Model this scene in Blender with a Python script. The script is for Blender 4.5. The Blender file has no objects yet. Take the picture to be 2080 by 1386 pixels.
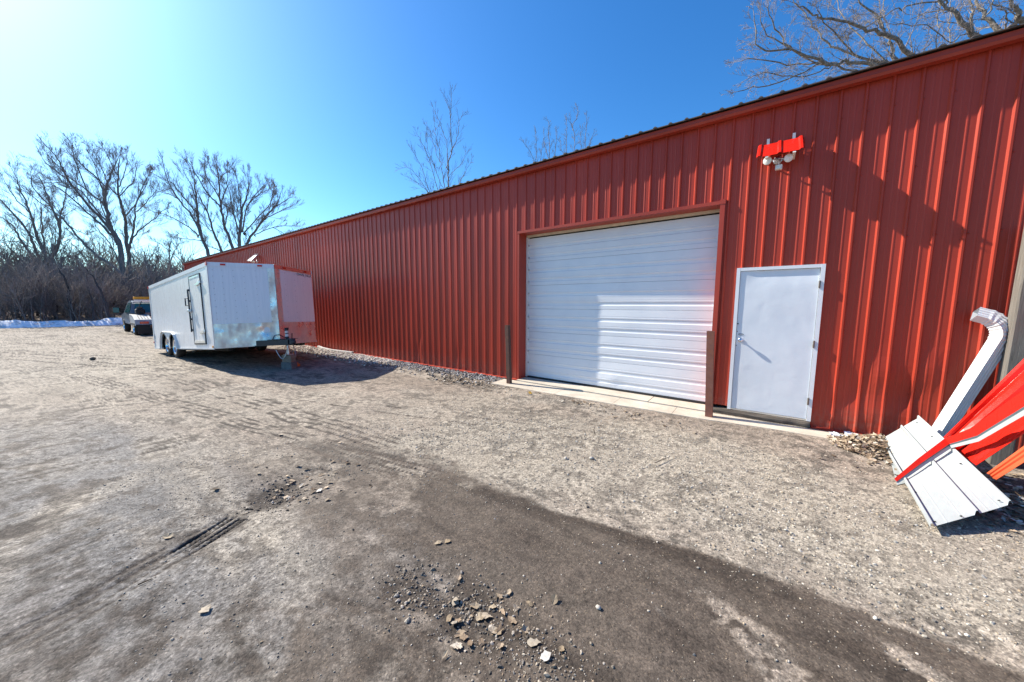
import bpy, math, random
import numpy as np
from math import sin, cos, pi, radians
from mathutils import Vector, Matrix

C = bpy.context.scene.collection
sc = bpy.context.scene
rnd = random.Random(7)

# ------------------------------------------------------------------ camera
# world: ground z = 0, X runs along the red wall, the wall stands at Y = 6.2
FPX, CX, CY = 697.52, 1040.0, 693.0
PT, RO, YW = 0.1084941, 0.00168548, 0.634937
CAM = np.array([0, 0, 1.75])
F_ = np.array([-sin(YW) * cos(PT), cos(YW) * cos(PT), -sin(PT)])
_R = np.array([cos(YW), sin(YW), 0.0])
_U = np.cross(_R, F_)
R_ = _R * cos(RO) + _U * sin(RO)
U_ = -_R * sin(RO) + _U * cos(RO)


def ray(x, y):
    return FPX * F_ + (x - CX) * R_ + (CY - y) * U_


def gnd(x, y, z=0.0):
    r = ray(x, y)
    return CAM + r * ((z - CAM[2]) / r[2])


def aty(x, y, Y):
    r = ray(x, y)
    return CAM + r * (Y / r[1])


def atd(x, y, d):
    r = ray(x, y)
    return CAM + r * (d / FPX)


cd = bpy.data.cameras.new('camera')
cam = bpy.data.objects.new('camera', cd)
C.objects.link(cam)
cd.sensor_width = 36
cd.lens = FPX / 2080 * 36
cd.clip_start = 0.05
cd.clip_end = 2000
M = Matrix((R_, U_, -F_)).transposed().to_4x4()
M.translation = Vector(CAM)
cam.matrix_world = M
sc.camera = cam

# ------------------------------------------------------------------ light
SUN = Vector((0.376, 0.068, -0.293)).normalized()
ld = bpy.data.lights.new('sun', 'SUN')
lo = bpy.data.objects.new('sun', ld)
C.objects.link(lo)
ld.energy = 5.0
ld.angle = radians(0.5)
ld.color = (1.0, 0.92, 0.80)
lo.rotation_euler = SUN.to_track_quat('-Z', 'Y').to_euler()
lo.location = (-20, -5, 30)

w = bpy.data.worlds.new("World")
sc.world = w
w.use_nodes = True
nt = w.node_tree
nt.nodes.clear()
sky = nt.nodes.new('ShaderNodeTexSky')
sky.sky_type = 'NISHITA'
sky.sun_disc = False
sky.sun_elevation = math.asin(-SUN.z)
sky.sun_rotation = math.atan2(-SUN.x, -SUN.y)
sky.air_density = 1.0
sky.dust_density = 0.72
sky.ozone_density = 1.2
hs = nt.nodes.new('ShaderNodeHueSaturation')
hs.inputs['Saturation'].default_value = 1.35
bg = nt.nodes.new('ShaderNodeBackground')
bg.inputs['Strength'].default_value = 0.076
wo = nt.nodes.new('ShaderNodeOutputWorld')
tn = nt.nodes.new('ShaderNodeMix')
tn.data_type = 'RGBA'
tn.blend_type = 'MULTIPLY'
tn.inputs[0].default_value = 1.0
tn.inputs[7].default_value = (.77, 1.20, 1.48, 1)
nt.links.new(sky.outputs[0], hs.inputs['Color'])
nt.links.new(hs.outputs[0], tn.inputs[6])
nt.links.new(tn.outputs[2], bg.inputs['Color'])
nt.links.new(bg.outputs[0], wo.inputs['Surface'])

sc.view_settings.view_transform = 'Standard'
sc.view_settings.look = 'None'
sc.view_settings.exposure = 1.0
sc.view_settings.gamma = 1
sc.render.film_transparent = False

# ------------------------------------------------------------------ materials


class NT:
    def __init__(s, name):
        s.m = bpy.data.materials.new(name)
        s.m.use_nodes = True
        s.t = s.m.node_tree
        s.b = s.t.nodes['Principled BSDF']
        s.out = s.t.nodes['Material Output']

    def n(s, typ, **kw):
        o = s.t.nodes.new(typ)
        for k, v in kw.items():
            setattr(o, k, v)
        return o

    def l(s, a, b):
        s.t.links.new(a, b)

    def coord(s, scale=(1, 1, 1), kind='Object', rot=(0, 0, 0)):
        tc = s.n('ShaderNodeTexCoord')
        mp = s.n('ShaderNodeMapping')
        mp.inputs['Scale'].default_value = scale
        mp.inputs['Rotation'].default_value = rot
        s.l(tc.outputs[kind], mp.inputs[0])
        return mp.outputs[0]

    def noise(s, vec, scale=5, detail=6, rough=.6, dist=0.0):
        o = s.n('ShaderNodeTexNoise')
        o.inputs['Scale'].default_value = scale
        o.inputs['Detail'].default_value = detail
        o.inputs['Roughness'].default_value = rough
        o.inputs['Distortion'].default_value = dist
        s.l(vec, o.inputs['Vector'])
        return o.outputs[0]

    def vor(s, vec, scale=50, feature='F1', out='Color'):
        o = s.n('ShaderNodeTexVoronoi', feature=feature)
        o.inputs['Scale'].default_value = scale
        s.l(vec, o.inputs['Vector'])
        return o

    def ramp(s, fac, stops, interp='LINEAR'):
        o = s.n('ShaderNodeValToRGB')
        cr = o.color_ramp
        cr.interpolation = interp
        while len(cr.elements) < len(stops):
            cr.elements.new(.5)
        for e, (p, c) in zip(cr.elements, stops):
            e.position = p
            e.color = (c, c, c, 1) if not hasattr(c, '__len__') else (*c, 1)
        s.l(fac, o.inputs[0])
        return o.outputs[0]

    def mix(s, a, b, fac, mode='MIX'):
        o = s.n('ShaderNodeMix', data_type='RGBA', blend_type=mode)
        for i, v in ((0, fac), (6, a), (7, b)):
            if hasattr(v, 'links') or hasattr(v, 'is_linked'):
                s.l(v, o.inputs[i])
            elif hasattr(v, '__len__'):
                o.inputs[i].default_value = (*v, 1)
            else:
                o.inputs[i].default_value = v
        return o.outputs[2]

    def math(s, op, a, b=0.0, clamp=False):
        o = s.n('ShaderNodeMath', operation=op)
        o.use_clamp = clamp
        for i, v in ((0, a), (1, b)):
            if hasattr(v, 'is_linked'):
                s.l(v, o.inputs[i])
            else:
                o.inputs[i].default_value = v
        return o.outputs[0]

    def bump(s, h, strength=.3, dist=.01, prev=None):
        o = s.n('ShaderNodeBump')
        o.inputs['Strength'].default_value = strength
        o.inputs['Distance'].default_value = dist
        s.l(h, o.inputs['Height'])
        if prev is not None:
            s.l(prev, o.inputs['Normal'])
        s.l(o.outputs[0], s.b.inputs['Normal'])
        return o.outputs[0]

    def set(s, col=None, rough=None, metal=None, spec=None):
        for k, v in (('Base Color', col), ('Roughness', rough), ('Metallic', metal), ('Specular IOR Level', spec)):
            if v is None:
                continue
            if hasattr(v, 'is_linked'):
                s.l(v, s.b.inputs[k])
            elif hasattr(v, '__len__'):
                s.b.inputs[k].default_value = (*v, 1)
            else:
                s.b.inputs[k].default_value = v
        return s


def simple(name, col, rough=.6, metal=0.0, var=.18, scale=6, bump=0.0, spec=.5, stretch=(1, 1, 1)):
    s = NT(name)
    v = s.coord(stretch)
    n = s.noise(v, scale, 6, .65)
    c = s.mix(tuple(x * (1 - var) for x in col), tuple(min(1, x * (1 + var)) for x in col), s.ramp(n, [(.3, 0), (.7, 1)]))
    r = s.ramp(n, [(.2, max(0.02, rough - .08)), (.8, min(1, rough + .08))])
    s.set(c, r, metal, spec)
    if bump:
        s.bump(s.noise(v, scale * 6, 4, .6), bump, .004)
    return s.m


def mat_red(name, col, rough=.38, dirt=True):
    s = NT(name)
    v = s.coord((1, 1, .25))
    big = s.noise(v, .9, 5, .6)
    st = s.noise(s.coord((9, 9, .35)), 3, 6, .7)
    c = s.mix(tuple(x * .82 for x in col), tuple(x * 1.12 for x in col), s.ramp(big, [(.3, 0), (.7, 1)]))
    if dirt:
        tc = s.n('ShaderNodeTexCoord')
        sx = s.n('ShaderNodeSeparateXYZ')
        s.l(tc.outputs['Object'], sx.inputs[0])
        low = s.ramp(sx.outputs[2], [(0.0, 1), (.45, 0)])
        d = s.math('MULTIPLY', low, s.ramp(s.noise(s.coord(), 14, 6, .7), [(.4, 0), (.65, 1)]))
        c = s.mix(c, (.23, .17, .13), s.math('MULTIPLY', d, .55))
        c = s.mix(c, tuple(x * 1.3 + .03 for x in col), s.math('MULTIPLY', s.ramp(st, [(.55, 0), (.8, 1)]), .35))
    r = s.ramp(st, [(.3, rough - .06), (.8, rough + .12)])
    s.set(c, r, 0, .3)
    s.bump(s.noise(s.coord((1, 1, .6)), 1.7, 3, .5), .12, .03)
    return s.m


MAT = {}
MAT['red'] = mat_red('weathered_red_siding', (.375, .043, .022))
MAT['red_trim'] = mat_red('red_trim_paint', (.36, .05, .03), .4, False)
MAT['fresh_red'] = mat_red('fresh_red_sheet_paint', (.60, .018, .010), .28, False)
MAT['base_trim'] = mat_red('matt_red_trim', (.36, .05, .03), .85, False)
MAT['base_trim'].node_tree.nodes['Principled BSDF'].inputs['Specular IOR Level'].default_value = .1
MAT['orange_red'] = mat_red('faded_orange_red_paint', (.62, .11, .04), .4, False)
MAT['roof'] = simple('brown_roof_sheet', (.10, .075, .058), .6)
MAT['concrete'] = None
MAT['black'] = simple('black_rubber', (.018, .018, .019), .75, bump=.15)
MAT['frame_black'] = simple('black_frame_paint', (.012, .02, .03), .45)
MAT['dark'] = simple('dark_interior', (.01, .01, .01), .95)
MAT['steel'] = simple('zinc_steel', (.55, .56, .58), .35, 1.0, .15, 20)
MAT['hinge_steel'] = simple('tarnished_hinge', (.16, .13, .11), .5, .6)
MAT['chrome'] = simple('chrome_rim', (.75, .76, .78), .12, 1.0, .08, 10)
MAT['white_plastic'] = simple('aged_white_plastic', (.72, .70, .64), .45)
MAT['white_paint'] = simple('white_door_paint', (.70, .72, .74), .42, 0, .03, 3)
MAT['glass_lens'] = simple('lamp_lens', (.75, .75, .70), .15)
MAT['amber'] = simple('amber_lens', (.9, .36, .01), .3)
MAT['blue_lens'] = simple('blue_lens', (.10, .2, .55), .2)
MAT['red_lens'] = simple('red_marker_lens', (.6, .03, .012), .2)
MAT['leaf'] = None
MAT['snow'] = None
MAT['white_vinyl'] = simple('white_vinyl_trim', (.64, .65, .65), .4, 0, .06, 5)
MAT['cream'] = simple('cream_weatherstrip', (.62, .55, .42), .6)
MAT['ink'] = simple('dark_ink', (.03, .02, .06), .6)
MAT['screw'] = simple('screw_head', (.20, .05, .035), .4)
MAT['blue_ink'] = simple('sticker_blue', (.03, .06, .12), .4)
MAT['stone'] = simple('pale_stone', (.42, .38, .33), .85, 0, .3, 30, .3)
MAT['dark_stone'] = simple('dark_stone', (.10, .085, .07), .9, 0, .3, 30, .3)
MAT['stick'] = simple('grey_brown_twig', (.09, .065, .045), .9, 0, .3, 40)
MAT['teal_glass'] = simple('teal_mirror_glass', (.015, .13, .13), .35, 0)
MAT['fold_shade'] = simple('painted_fold_shade', (.06, .085, .10), .6)  # dark colour stands in for the shade under the red trim's fold
MAT['orange'] = simple('orange_plastic', (.55, .13, .02), .5)
MAT['paper'] = simple('crumpled_white_scrap', (.75, .77, .80), .6)
MAT['yellow_leaf'] = simple('yellow_leaf', (.62, .36, .05), .7)


def m_concrete():
    s = NT('worn_concrete')
    v = s.coord()
    n = s.noise(v, 2.2, 8, .7)
    f = s.noise(v, 60, 4, .7)
    c = s.mix((.40, .35, .28), (.60, .54, .45), s.ramp(n, [(.3, 0), (.7, 1)]))
    c = s.mix(c, (.30, .26, .2), s.math('MULTIPLY', s.ramp(f, [(.5, 0), (.75, 1)]), .5))
    d = s.ramp(s.noise(v, 1.1, 6, .7, .6), [(.55, 0), (.7, 1)])
    c = s.mix(c, (.25, .2, .16), s.math('MULTIPLY', d, .45))
    s.set(c, .88, 0, .3)
    s.bump(f, .35, .004)
    return s.m


MAT['concrete'] = m_concrete()


def m_block():
    s = NT('dirty_block')
    v = s.coord()
    c = s.mix((.10, .095, .09), (.20, .19, .185), s.ramp(s.noise(v, 9, 6, .7), [(.3, 0), (.7, 1)]))
    s.set(c, .9)
    return s.m


MAT['block'] = m_block()


def m_wood(name, a, b, scale=(14, 14, .7), rough=.85):
    s = NT(name)
    n = s.noise(s.coord(scale), 4, 8, .7, .8)
    c = s.mix(a, b, s.ramp(n, [(.3, 0), (.68, 1)]))
    c = s.mix(c, tuple(x * .3 for x in a), s.ramp(s.noise(s.coord(tuple(x * 2 for x in scale)), 6, 5, .7), [(.62, 0), (.75, 1)]))
    s.set(c, rough)
    s.bump(n, .5, .006)
    return s.m


MAT['post_wood'] = m_wood('weathered_post_wood', (.085, .072, .058), (.20, .18, .155))
MAT['sill_wood'] = m_wood('rotten_sill_wood', (.03, .024, .018), (.20, .165, .13), (.9, 14, 14))
MAT['lumber'] = m_wood('block_lumber', (.14, .1, .07), (.34, .27, .2), (2, 14, 14))


def m_rust(name, a, b, rust):
    s = NT(name)
    v = s.coord()
    n = s.noise(v, 7, 8, .7)
    c = s.mix(a, b, s.ramp(n, [(.3, 0), (.7, 1)]))
    c = s.mix(c, rust, s.ramp(s.noise(v, 16, 6, .75, .4), [(.5, 0), (.68, 1)]))
    s.set(c, .8, 0, .3)
    s.bump(n, .3, .004)
    return s.m


MAT['rust_post'] = m_rust('rusted_brown_steel', (.15, .062, .045), (.25, .11, .08), (.24, .085, .04))
MAT['dark_rust_post'] = m_rust('dark_rusted_steel', (.07, .04, .032), (.12, .065, .05), (.15, .07, .04))


def m_trailer():
    s = NT('dirty_white_trailer_skin')
    v = s.coord()
    st = s.noise(s.coord((7, 7, .45)), 2.4, 7, .7)
    c = s.mix((.84, .82, .79), (.50, .505, .505), s.ramp(st, [(.42, 0), (.72, 1)]))
    d = s.noise(v, 1.6, 7, .72, .5)
    c = s.mix(c, (.80, .82, .83), s.math('MULTIPLY', s.ramp(d, [(.5, 0), (.7, 1)]), .6))
    sm = s.noise(s.coord((4, 4, 1.2)), 5, 6, .8, .8)
    c = s.mix(c, (.40, .40, .39), s.math('MULTIPLY', s.ramp(sm, [(.58, 0), (.72, 1)]), .35))
    s.set(c, s.ramp(st, [(.3, .22), (.8, .42)]), 0, .5)
    s.bump(s.noise(s.coord((1, 1, .5)), 1.6, 3, .5), .18, .03)
    return s.m


MAT['trailer'] = m_trailer()


def m_nose():
    s = NT('white_nose_skin')
    st = s.noise(s.coord((9, 9, .5)), 2.4, 6, .7)
    c = s.mix((.76, .78, .82), (.66, .69, .74), s.ramp(st, [(.42, 0), (.75, 1)]))
    s.set(c, .17, 0, .6)
    s.bump(s.noise(s.coord((1, 1, .6)), 1.8, 3, .5), .12, .03)
    return s.m


MAT['nose'] = m_nose()


def m_alu():
    s = NT('dented_diamond_plate')
    v = s.coord()
    n = s.noise(v, 2.2, 2, .45, .5)
    wv = s.n('ShaderNodeTexVoronoi', feature='F1')
    wv.inputs['Scale'].default_value = 42
    s.l(s.coord((1, 1, .55), rot=(.5, .5, .6)), wv.inputs['Vector'])
    dia = s.ramp(wv.outputs['Distance'], [(.2, 1), (.5, 0)])
    dirt = s.ramp(s.noise(s.coord((2, 2, 1.2)), 2.2, 4, .6), [(.32, 0), (.66, 1)])
    c = s.mix((.88, .82, .74), (.56, .49, .41), s.math('MULTIPLY', dirt, .8))
    s.set(c, s.ramp(dirt, [(0, .24), (1, .55)]), s.ramp(dirt, [(0, .85), (1, .25)]))
    p = s.bump(n, .22, .10)
    s.bump(dia, .25, .004, p)
    return s.m


MAT['alu'] = m_alu()
MAT['alu_plain'] = simple('bare_aluminium_trim', (.80, .82, .84), .3, 1.0, .1, 6)


def m_bark(name, a, b, scale=(6, 6, 1.5)):
    s = NT(name)
    n = s.noise(s.coord(scale), 3, 6, .7)
    s.set(s.mix(a, b, s.ramp(n, [(.35, 0), (.65, 1)])), .9, 0, .2)
    s.bump(n, .6, .03)
    return s.m


MAT['bark'] = m_bark('grey_bark', (.13, .115, .11), (.26, .23, .215))
MAT['bark_dark'] = m_bark('dark_bark', (.05, .042, .04), (.11, .095, .088))
MAT['twig'] = m_bark('brown_twig_bark', (.20, .17, .16), (.34, .29, .27))
MAT['bark_pale'] = m_bark('pale_bark', (.09, .08, .066), (.34, .30, .26), (3, 3, 1))
MAT['twig_pale'] = m_bark('pale_twig_bark', (.14, .12, .11), (.36, .31, .28))
MAT['brush'] = m_bark('brush_bark', (.12, .105, .10), (.36, .315, .285))
MAT['litter'] = simple('forest_litter', (.26, .20, .16), .95, 0, .35, 3, .4)


def m_leaf():
    s = NT('dry_tan_leaf')
    a = s.n('ShaderNodeVertexColor')
    a.layer_name = 'tint'
    n = s.noise(s.coord(), 40, 4, .6)
    c = s.mix(a.outputs[0], (.12, .08, .05), s.math('MULTIPLY', s.ramp(n, [(.5, 0), (.75, 1)]), .5))
    s.set(c, .75, 0, .3)
    return s.m


MAT['leaf'] = m_leaf()


def m_gravel():
    s = NT('mixed_gravel_stone')
    a = s.n('ShaderNodeVertexColor')
    a.layer_name = 'tint'
    n = s.noise(s.coord(), 120, 4, .6)
    c = s.mix(a.outputs[0], (.05, .045, .04), s.math('MULTIPLY', s.ramp(n, [(.5, 0), (.8, 1)]), .4))
    s.set(c, .85, 0, .3)
    return s.m


MAT['gravel'] = m_gravel()


def m_snow():
    s = NT('old_snow')
    v = s.coord()
    c = s.mix((.85, .88, .92), (.25, .22, .19), s.ramp(s.noise(s.coord((1, 1, 2)), 1.9, 8, .8), [(.49, 0), (.66, .85)]))
    s.set(c, .7, 0, .3)
    s.bump(s.noise(v, 5, 5, .6), .5, .06)
    return s.m


MAT['snow'] = m_snow()


def m_ground():
    s = NT('gravel_yard_dirt')
    tc = s.n('ShaderNodeTexCoord')
    v = tc.outputs['Object']
    at = s.n('ShaderNodeVertexColor')
    at.layer_name = 'soil'
    damp = at.outputs['Alpha']
    n1 = s.noise(v, 2.3, 7, .7, .4)
    n2 = s.noise(v, 11, 7, .78, .3)
    n3 = s.noise(v, 55, 6, .8)
    v1 = s.vor(v, 95)
    v2 = s.vor(v, 190)
    v3 = s.vor(v, 48)
    g1 = s.ramp(v1.outputs['Color'], [(.05, .36), (.4, .85), (.8, 1.3), (.97, 2.1)])
    g2 = s.ramp(v2.outputs['Color'], [(.05, .62), (.5, 1.0), (.9, 1.35)])
    g3 = s.ramp(v3.outputs['Color'], [(.08, .45), (.4, .92), (.85, 1.2), (.97, 2.0)])
    gn = s.ramp(n3, [(.36, .40), (.49, 1.0), (.64, 1.38)])
    gm = s.ramp(n2, [(.32, .62), (.5, 1.0), (.68, 1.28)])
    c = s.mix(at.outputs['Color'], s.mix(g1, g2, .45), .85, 'MULTIPLY')
    c = s.mix(c, gn, s.ramp(n1, [(.3, .55), (.7, .95)]), 'MULTIPLY')
    c = s.mix(c, gm, .9, 'MULTIPLY')
    c = s.mix(c, g3, s.math('SUBTRACT', .6, s.math('MULTIPLY', damp, .35)), 'MULTIPLY')
    v4 = s.vor(v, 24)
    c = s.mix(c, s.ramp(v4.outputs['Color'], [(.05, .6), (.3, 1.0), (.8, 1.05), (.97, 1.5)]), s.math('SUBTRACT', .35, s.math('MULTIPLY', damp, .28)), 'MULTIPLY')
    # tan flecks of grit pressed into the damp earth
    fl = s.math('MULTIPLY', s.ramp(v2.outputs['Color'], [(.82, 0), (.92, 1)]), s.ramp(n2, [(.42, .0), (.62, .8)]))
    c = s.mix(c, (.26, .195, .125), s.math('MULTIPLY', fl, damp))
    s.set(c, s.ramp(damp, [(0, .93), (1, .78)]), 0, .25)
    h = s.math('ADD', s.math('MULTIPLY', s.math('SUBTRACT', 1.0, v1.outputs['Distance']), .6), s.math('MULTIPLY', n3, .9))
    p = s.bump(n2, .35, .012)
    hb = s.n('ShaderNodeBump')
    hb.inputs['Distance'].default_value = .005
    s.l(h, hb.inputs['Height'])
    s.l(s.ramp(damp, [(0, .7), (1, .4)]), hb.inputs['Strength'])
    s.l(p, hb.inputs['Normal'])
    s.l(hb.outputs[0], s.b.inputs['Normal'])
    return s.m


MAT['ground'] = m_ground()

# ------------------------------------------------------------------ mesh helpers


class MB:
    def __init__(s, off=(0, 0, 0)):
        s.v, s.f, s.sm, s.off = [], [], [], np.array(off, float)

    def add(s, vs, fs, smooth=False):
        b = len(s.v)
        s.v += [tuple(float(c) for c in p) for p in vs]
        s.f += [tuple(i + b for i in f) for f in fs]
        s.sm += [smooth] * len(fs)

    def box(s, lo, hi, rot=None, piv=None):
        x0, y0, z0 = lo
        x1, y1, z1 = hi
        p = np.array([(x0, y0, z0), (x1, y0, z0), (x1, y1, z0), (x0, y1, z0), (x0, y0, z1), (x1, y0, z1), (x1, y1, z1), (x0, y1, z1)], float)
        if rot is not None:
            c = p.mean(0) if piv is None else np.array(piv, float)
            p = (p - c) @ np.array(rot).T + c
        s.add(p, [(0, 3, 2, 1), (4, 5, 6, 7), (0, 1, 5, 4), (1, 2, 6, 5), (2, 3, 7, 6), (3, 0, 4, 7)])

    def bbox(s, lo, hi, b=.01):
        # box with chamfered edges
        lo, hi = np.array(lo, float), np.array(hi, float)
        b = min(b, *((hi - lo) / 2.01))
        vs, idx = [], {}
        for sx in (0, 1):
            for sy in (0, 1):
                for sz in (0, 1):
                    for ax in range(3):
                        p = [(lo, hi)[k][i] for i, k in enumerate((sx, sy, sz))]
                        sg = [(1, -1)[k] for k in (sx, sy, sz)]
                        for i in range(3):
                            if i != ax:
                                p[i] += sg[i] * b
                        idx[(sx, sy, sz, ax)] = len(vs)
                        vs.append(p)
        fs = []
        for ax in range(3):
            o = [i for i in range(3) if i != ax]
            for sd in (0, 1):
                q = []
                for a, c in ((0, 0), (1, 0), (1, 1), (0, 1)):
                    k = [0, 0, 0]
                    k[ax] = sd
                    k[o[0]], k[o[1]] = a, c
                    q.append(idx[(*k, ax)])
                fs.append(q if (sd == 1) != (ax == 1) else q[::-1])
        for ax in range(3):  # edge along ax
            o = [i for i in range(3) if i != ax]
            for a in (0, 1):
                for c in (0, 1):
                    k0, k1 = [0, 0, 0], [0, 0, 0]
                    k1[ax] = 1
                    for k in (k0, k1):
                        k[o[0]], k[o[1]] = a, c
                    fs.append([idx[(*k0, o[0])], idx[(*k1, o[0])], idx[(*k1, o[1])], idx[(*k0, o[1])]])
        for sx in (0, 1):
            for sy in (0, 1):
                for sz in (0, 1):
                    fs.append([idx[(sx, sy, sz, a)] for a in range(3)])
        ctr = (lo + hi) / 2
        V = np.array(vs)
        out = []
        for f in fs:
            nrm = np.cross(V[f[1]] - V[f[0]], V[f[2]] - V[f[0]])
            out.append(tuple(f) if nrm @ (V[f].mean(0) - ctr) > 0 else tuple(f[::-1]))
        s.add(vs, out)

    def tube(s, pts, rad, n=8, caps=True, smooth=True):
        pts = [np.array(p, float) for p in pts]
        if not hasattr(rad, '__len__'):
            rad = [rad] * len(pts)
        vs = []
        up = np.array([0, 0, 1.0])
        a = None
        for i, p in enumerate(pts):
            d = pts[min(i + 1, len(pts) - 1)] - pts[max(i - 1, 0)]
            d = d / (np.linalg.norm(d) + 1e-9)
            if a is None:
                a = np.cross(d, up if abs(d[2]) < .9 else np.array([1.0, 0, 0]))
            else:
                a = a - d * (a @ d)
            a = a / (np.linalg.norm(a) + 1e-9)
            b = np.cross(d, a)
            for k in range(n):
                t = 2 * pi * k / n
                vs.append(p + rad[i] * (cos(t) * a + sin(t) * b))
        fs = []
        for i in range(len(pts) - 1):
            for k in range(n):
                k2 = (k + 1) % n
                fs.append((i * n + k, i * n + k2, (i + 1) * n + k2, (i + 1) * n + k))
        s.add(vs, fs, smooth)
        if caps:
            s.add(vs[:n], [tuple(range(n))[::-1]])
            s.add(vs[-n:], [tuple(range(n))])

    def lathe(s, prof, ctr, axis, n=20, smooth=True):
        # prof: list of (radius, height along axis)
        axis = np.array(axis, float)
        axis /= np.linalg.norm(axis)
        a = np.cross(axis, (0, 0, 1) if abs(axis[2]) < .9 else (1, 0, 0))
        a /= np.linalg.norm(a)
        b = np.cross(axis, a)
        ctr = np.array(ctr, float)
        vs = [ctr + axis * h + r * (cos(2 * pi * k / n) * a + sin(2 * pi * k / n) * b) for r, h in prof for k in range(n)]
        fs = [(i * n + k, i * n + (k + 1) % n, (i + 1) * n + (k + 1) % n, (i + 1) * n + k) for i in range(len(prof) - 1) for k in range(n)]
        s.add(vs, fs, smooth)

    def prism(s, poly, d, both=True):
        # poly: 3D polygon, extruded by vector d
        poly = [np.array(p, float) for p in poly]
        n = len(poly)
        vs = poly + [p + np.array(d, float) for p in poly]
        fs = [tuple(range(n))[::-1], tuple(range(n, 2 * n))] + [(i, (i + 1) % n, n + (i + 1) % n, n + i) for i in range(n)]
        s.add(vs, fs)

    def build(s, name, mat, parent=None, loc=None, recalc=False, tint=None):
        me = bpy.data.meshes.new(name)
        V = np.array(s.v, float).reshape(-1, 3) + s.off
        if loc is not None:
            V = V - np.array(loc, float)
        me.from_pydata(V.tolist(), [], s.f)
        if any(s.sm):
            me.polygons.foreach_set('use_smooth', s.sm)
        if mat is not None:
            me.materials.append(MAT[mat] if isinstance(mat, str) else mat)
        if tint is not None:
            ca = me.color_attributes.new('tint', 'FLOAT_COLOR', 'POINT')
            ca.data.foreach_set('color', np.asarray(tint, np.float32).ravel())
        me.update()
        if recalc:
            import bmesh
            bm = bmesh.new()
            bm.from_mesh(me)
            bmesh.ops.recalc_face_normals(bm, faces=bm.faces)
            bm.to_mesh(me)
            bm.free()
        o = bpy.data.objects.new(name, me)
        C.objects.link(o)
        if loc is not None:
            o.location = loc
        if parent is not None:
            o.parent = parent
        return o


def tag(o, label=None, cat=None, group=None, kind=None):
    for k, v in (('label', label), ('category', cat), ('group', group), ('kind', kind)):
        if v:
            o[k] = v
    return o


def thing(name, loc=(0, 0, 0), label=None, cat=None, group=None, mat=None):
    o = bpy.data.objects.new(name, None)
    o.empty_display_size = .3
    C.objects.link(o)
    if mat is not None:
        o.matrix_world = mat
    else:
        o.location = loc
    return tag(o, label, cat, group)


class T:
    """a thing whose parts are written in world coordinates"""

    def __init__(s, name, loc, label, cat, group=None):
        s.loc = np.array(loc, float)
        s.o = thing(name, loc, label, cat, group)

    def mb(s):
        return MB(-s.loc)

    def part(s, mb, name, mat, parent=None, **kw):
        return mb.build(name, mat, parent or s.o, **kw)


# value noise for numpy
def vnoise(x, y, seed=0):
    xi, yi = np.floor(x).astype(np.int64), np.floor(y).astype(np.int64)
    xf, yf = x - xi, y - yi

    def h(a, b):
        k = (a * 374761393 + b * 668265263 + seed * 974711) & 0xFFFFFFFF
        k = ((k ^ (k >> 13)) * 1274126177) & 0xFFFFFFFF
        return ((k ^ (k >> 16)) & 0xFFFF) / 65535.0
    u, v = xf * xf * (3 - 2 * xf), yf * yf * (3 - 2 * yf)
    return (h(xi, yi) * (1 - u) + h(xi + 1, yi) * u) * (1 - v) + (h(xi, yi + 1) * (1 - u) + h(xi + 1, yi + 1) * u) * v


def fbm(x, y, seed=0, o=4):
    t, a, s = 0, .5, 0
    for i in range(o):
        t = t + a * vnoise(x * 2 ** i, y * 2 ** i, seed + i)
        s += a
        a *= .5
    return t / s


def sdpoly(X, Y, poly):
    """signed distance to polygon, positive inside"""
    d = np.full(X.shape, 1e9)
    ins = np.zeros(X.shape, bool)
    n = len(poly)
    for i in range(n):
        x0, y0 = poly[i]
        x1, y1 = poly[(i + 1) % n]
        ex, ey = x1 - x0, y1 - y0
        t = np.clip(((X - x0) * ex + (Y - y0) * ey) / (ex * ex + ey * ey + 1e-12), 0, 1)
        d = np.minimum(d, (X - x0 - t * ex) ** 2 + (Y - y0 - t * ey) ** 2)
        c = ((y0 > Y) != (y1 > Y)) & (X < (x1 - x0) * (Y - y0) / (y1 - y0 + 1e-12) + x0)
        ins ^= c
    d = np.sqrt(d)
    return np.where(ins, d, -d)


def gp(*pts):
    return [tuple(gnd(x, y)[:2]) for x, y in pts]


def sstep(x, a, b):
    t = np.clip((x - a) / (b - a), 0, 1)
    return t * t * (3 - 2 * t)


# ------------------------------------------------------------------ ground
def line_coords(segs):
    out = []
    for a, b, st in segs:
        out += list(np.arange(a, b - 1e-6, st))
    out.append(segs[-1][1])
    return np.array(out)


TREAD = [gnd(487, 1046)[:2], gnd(338, 1146)[:2]]


def segdist(X, Y, a, b):
    a, b = np.array(a), np.array(b)
    e = b - a
    L = np.linalg.norm(e)
    e = e / L
    u = (X - a[0]) * e[0] + (Y - a[1]) * e[1]
    v = -(X - a[0]) * e[1] + (Y - a[1]) * e[0]
    return u, v, L


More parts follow.
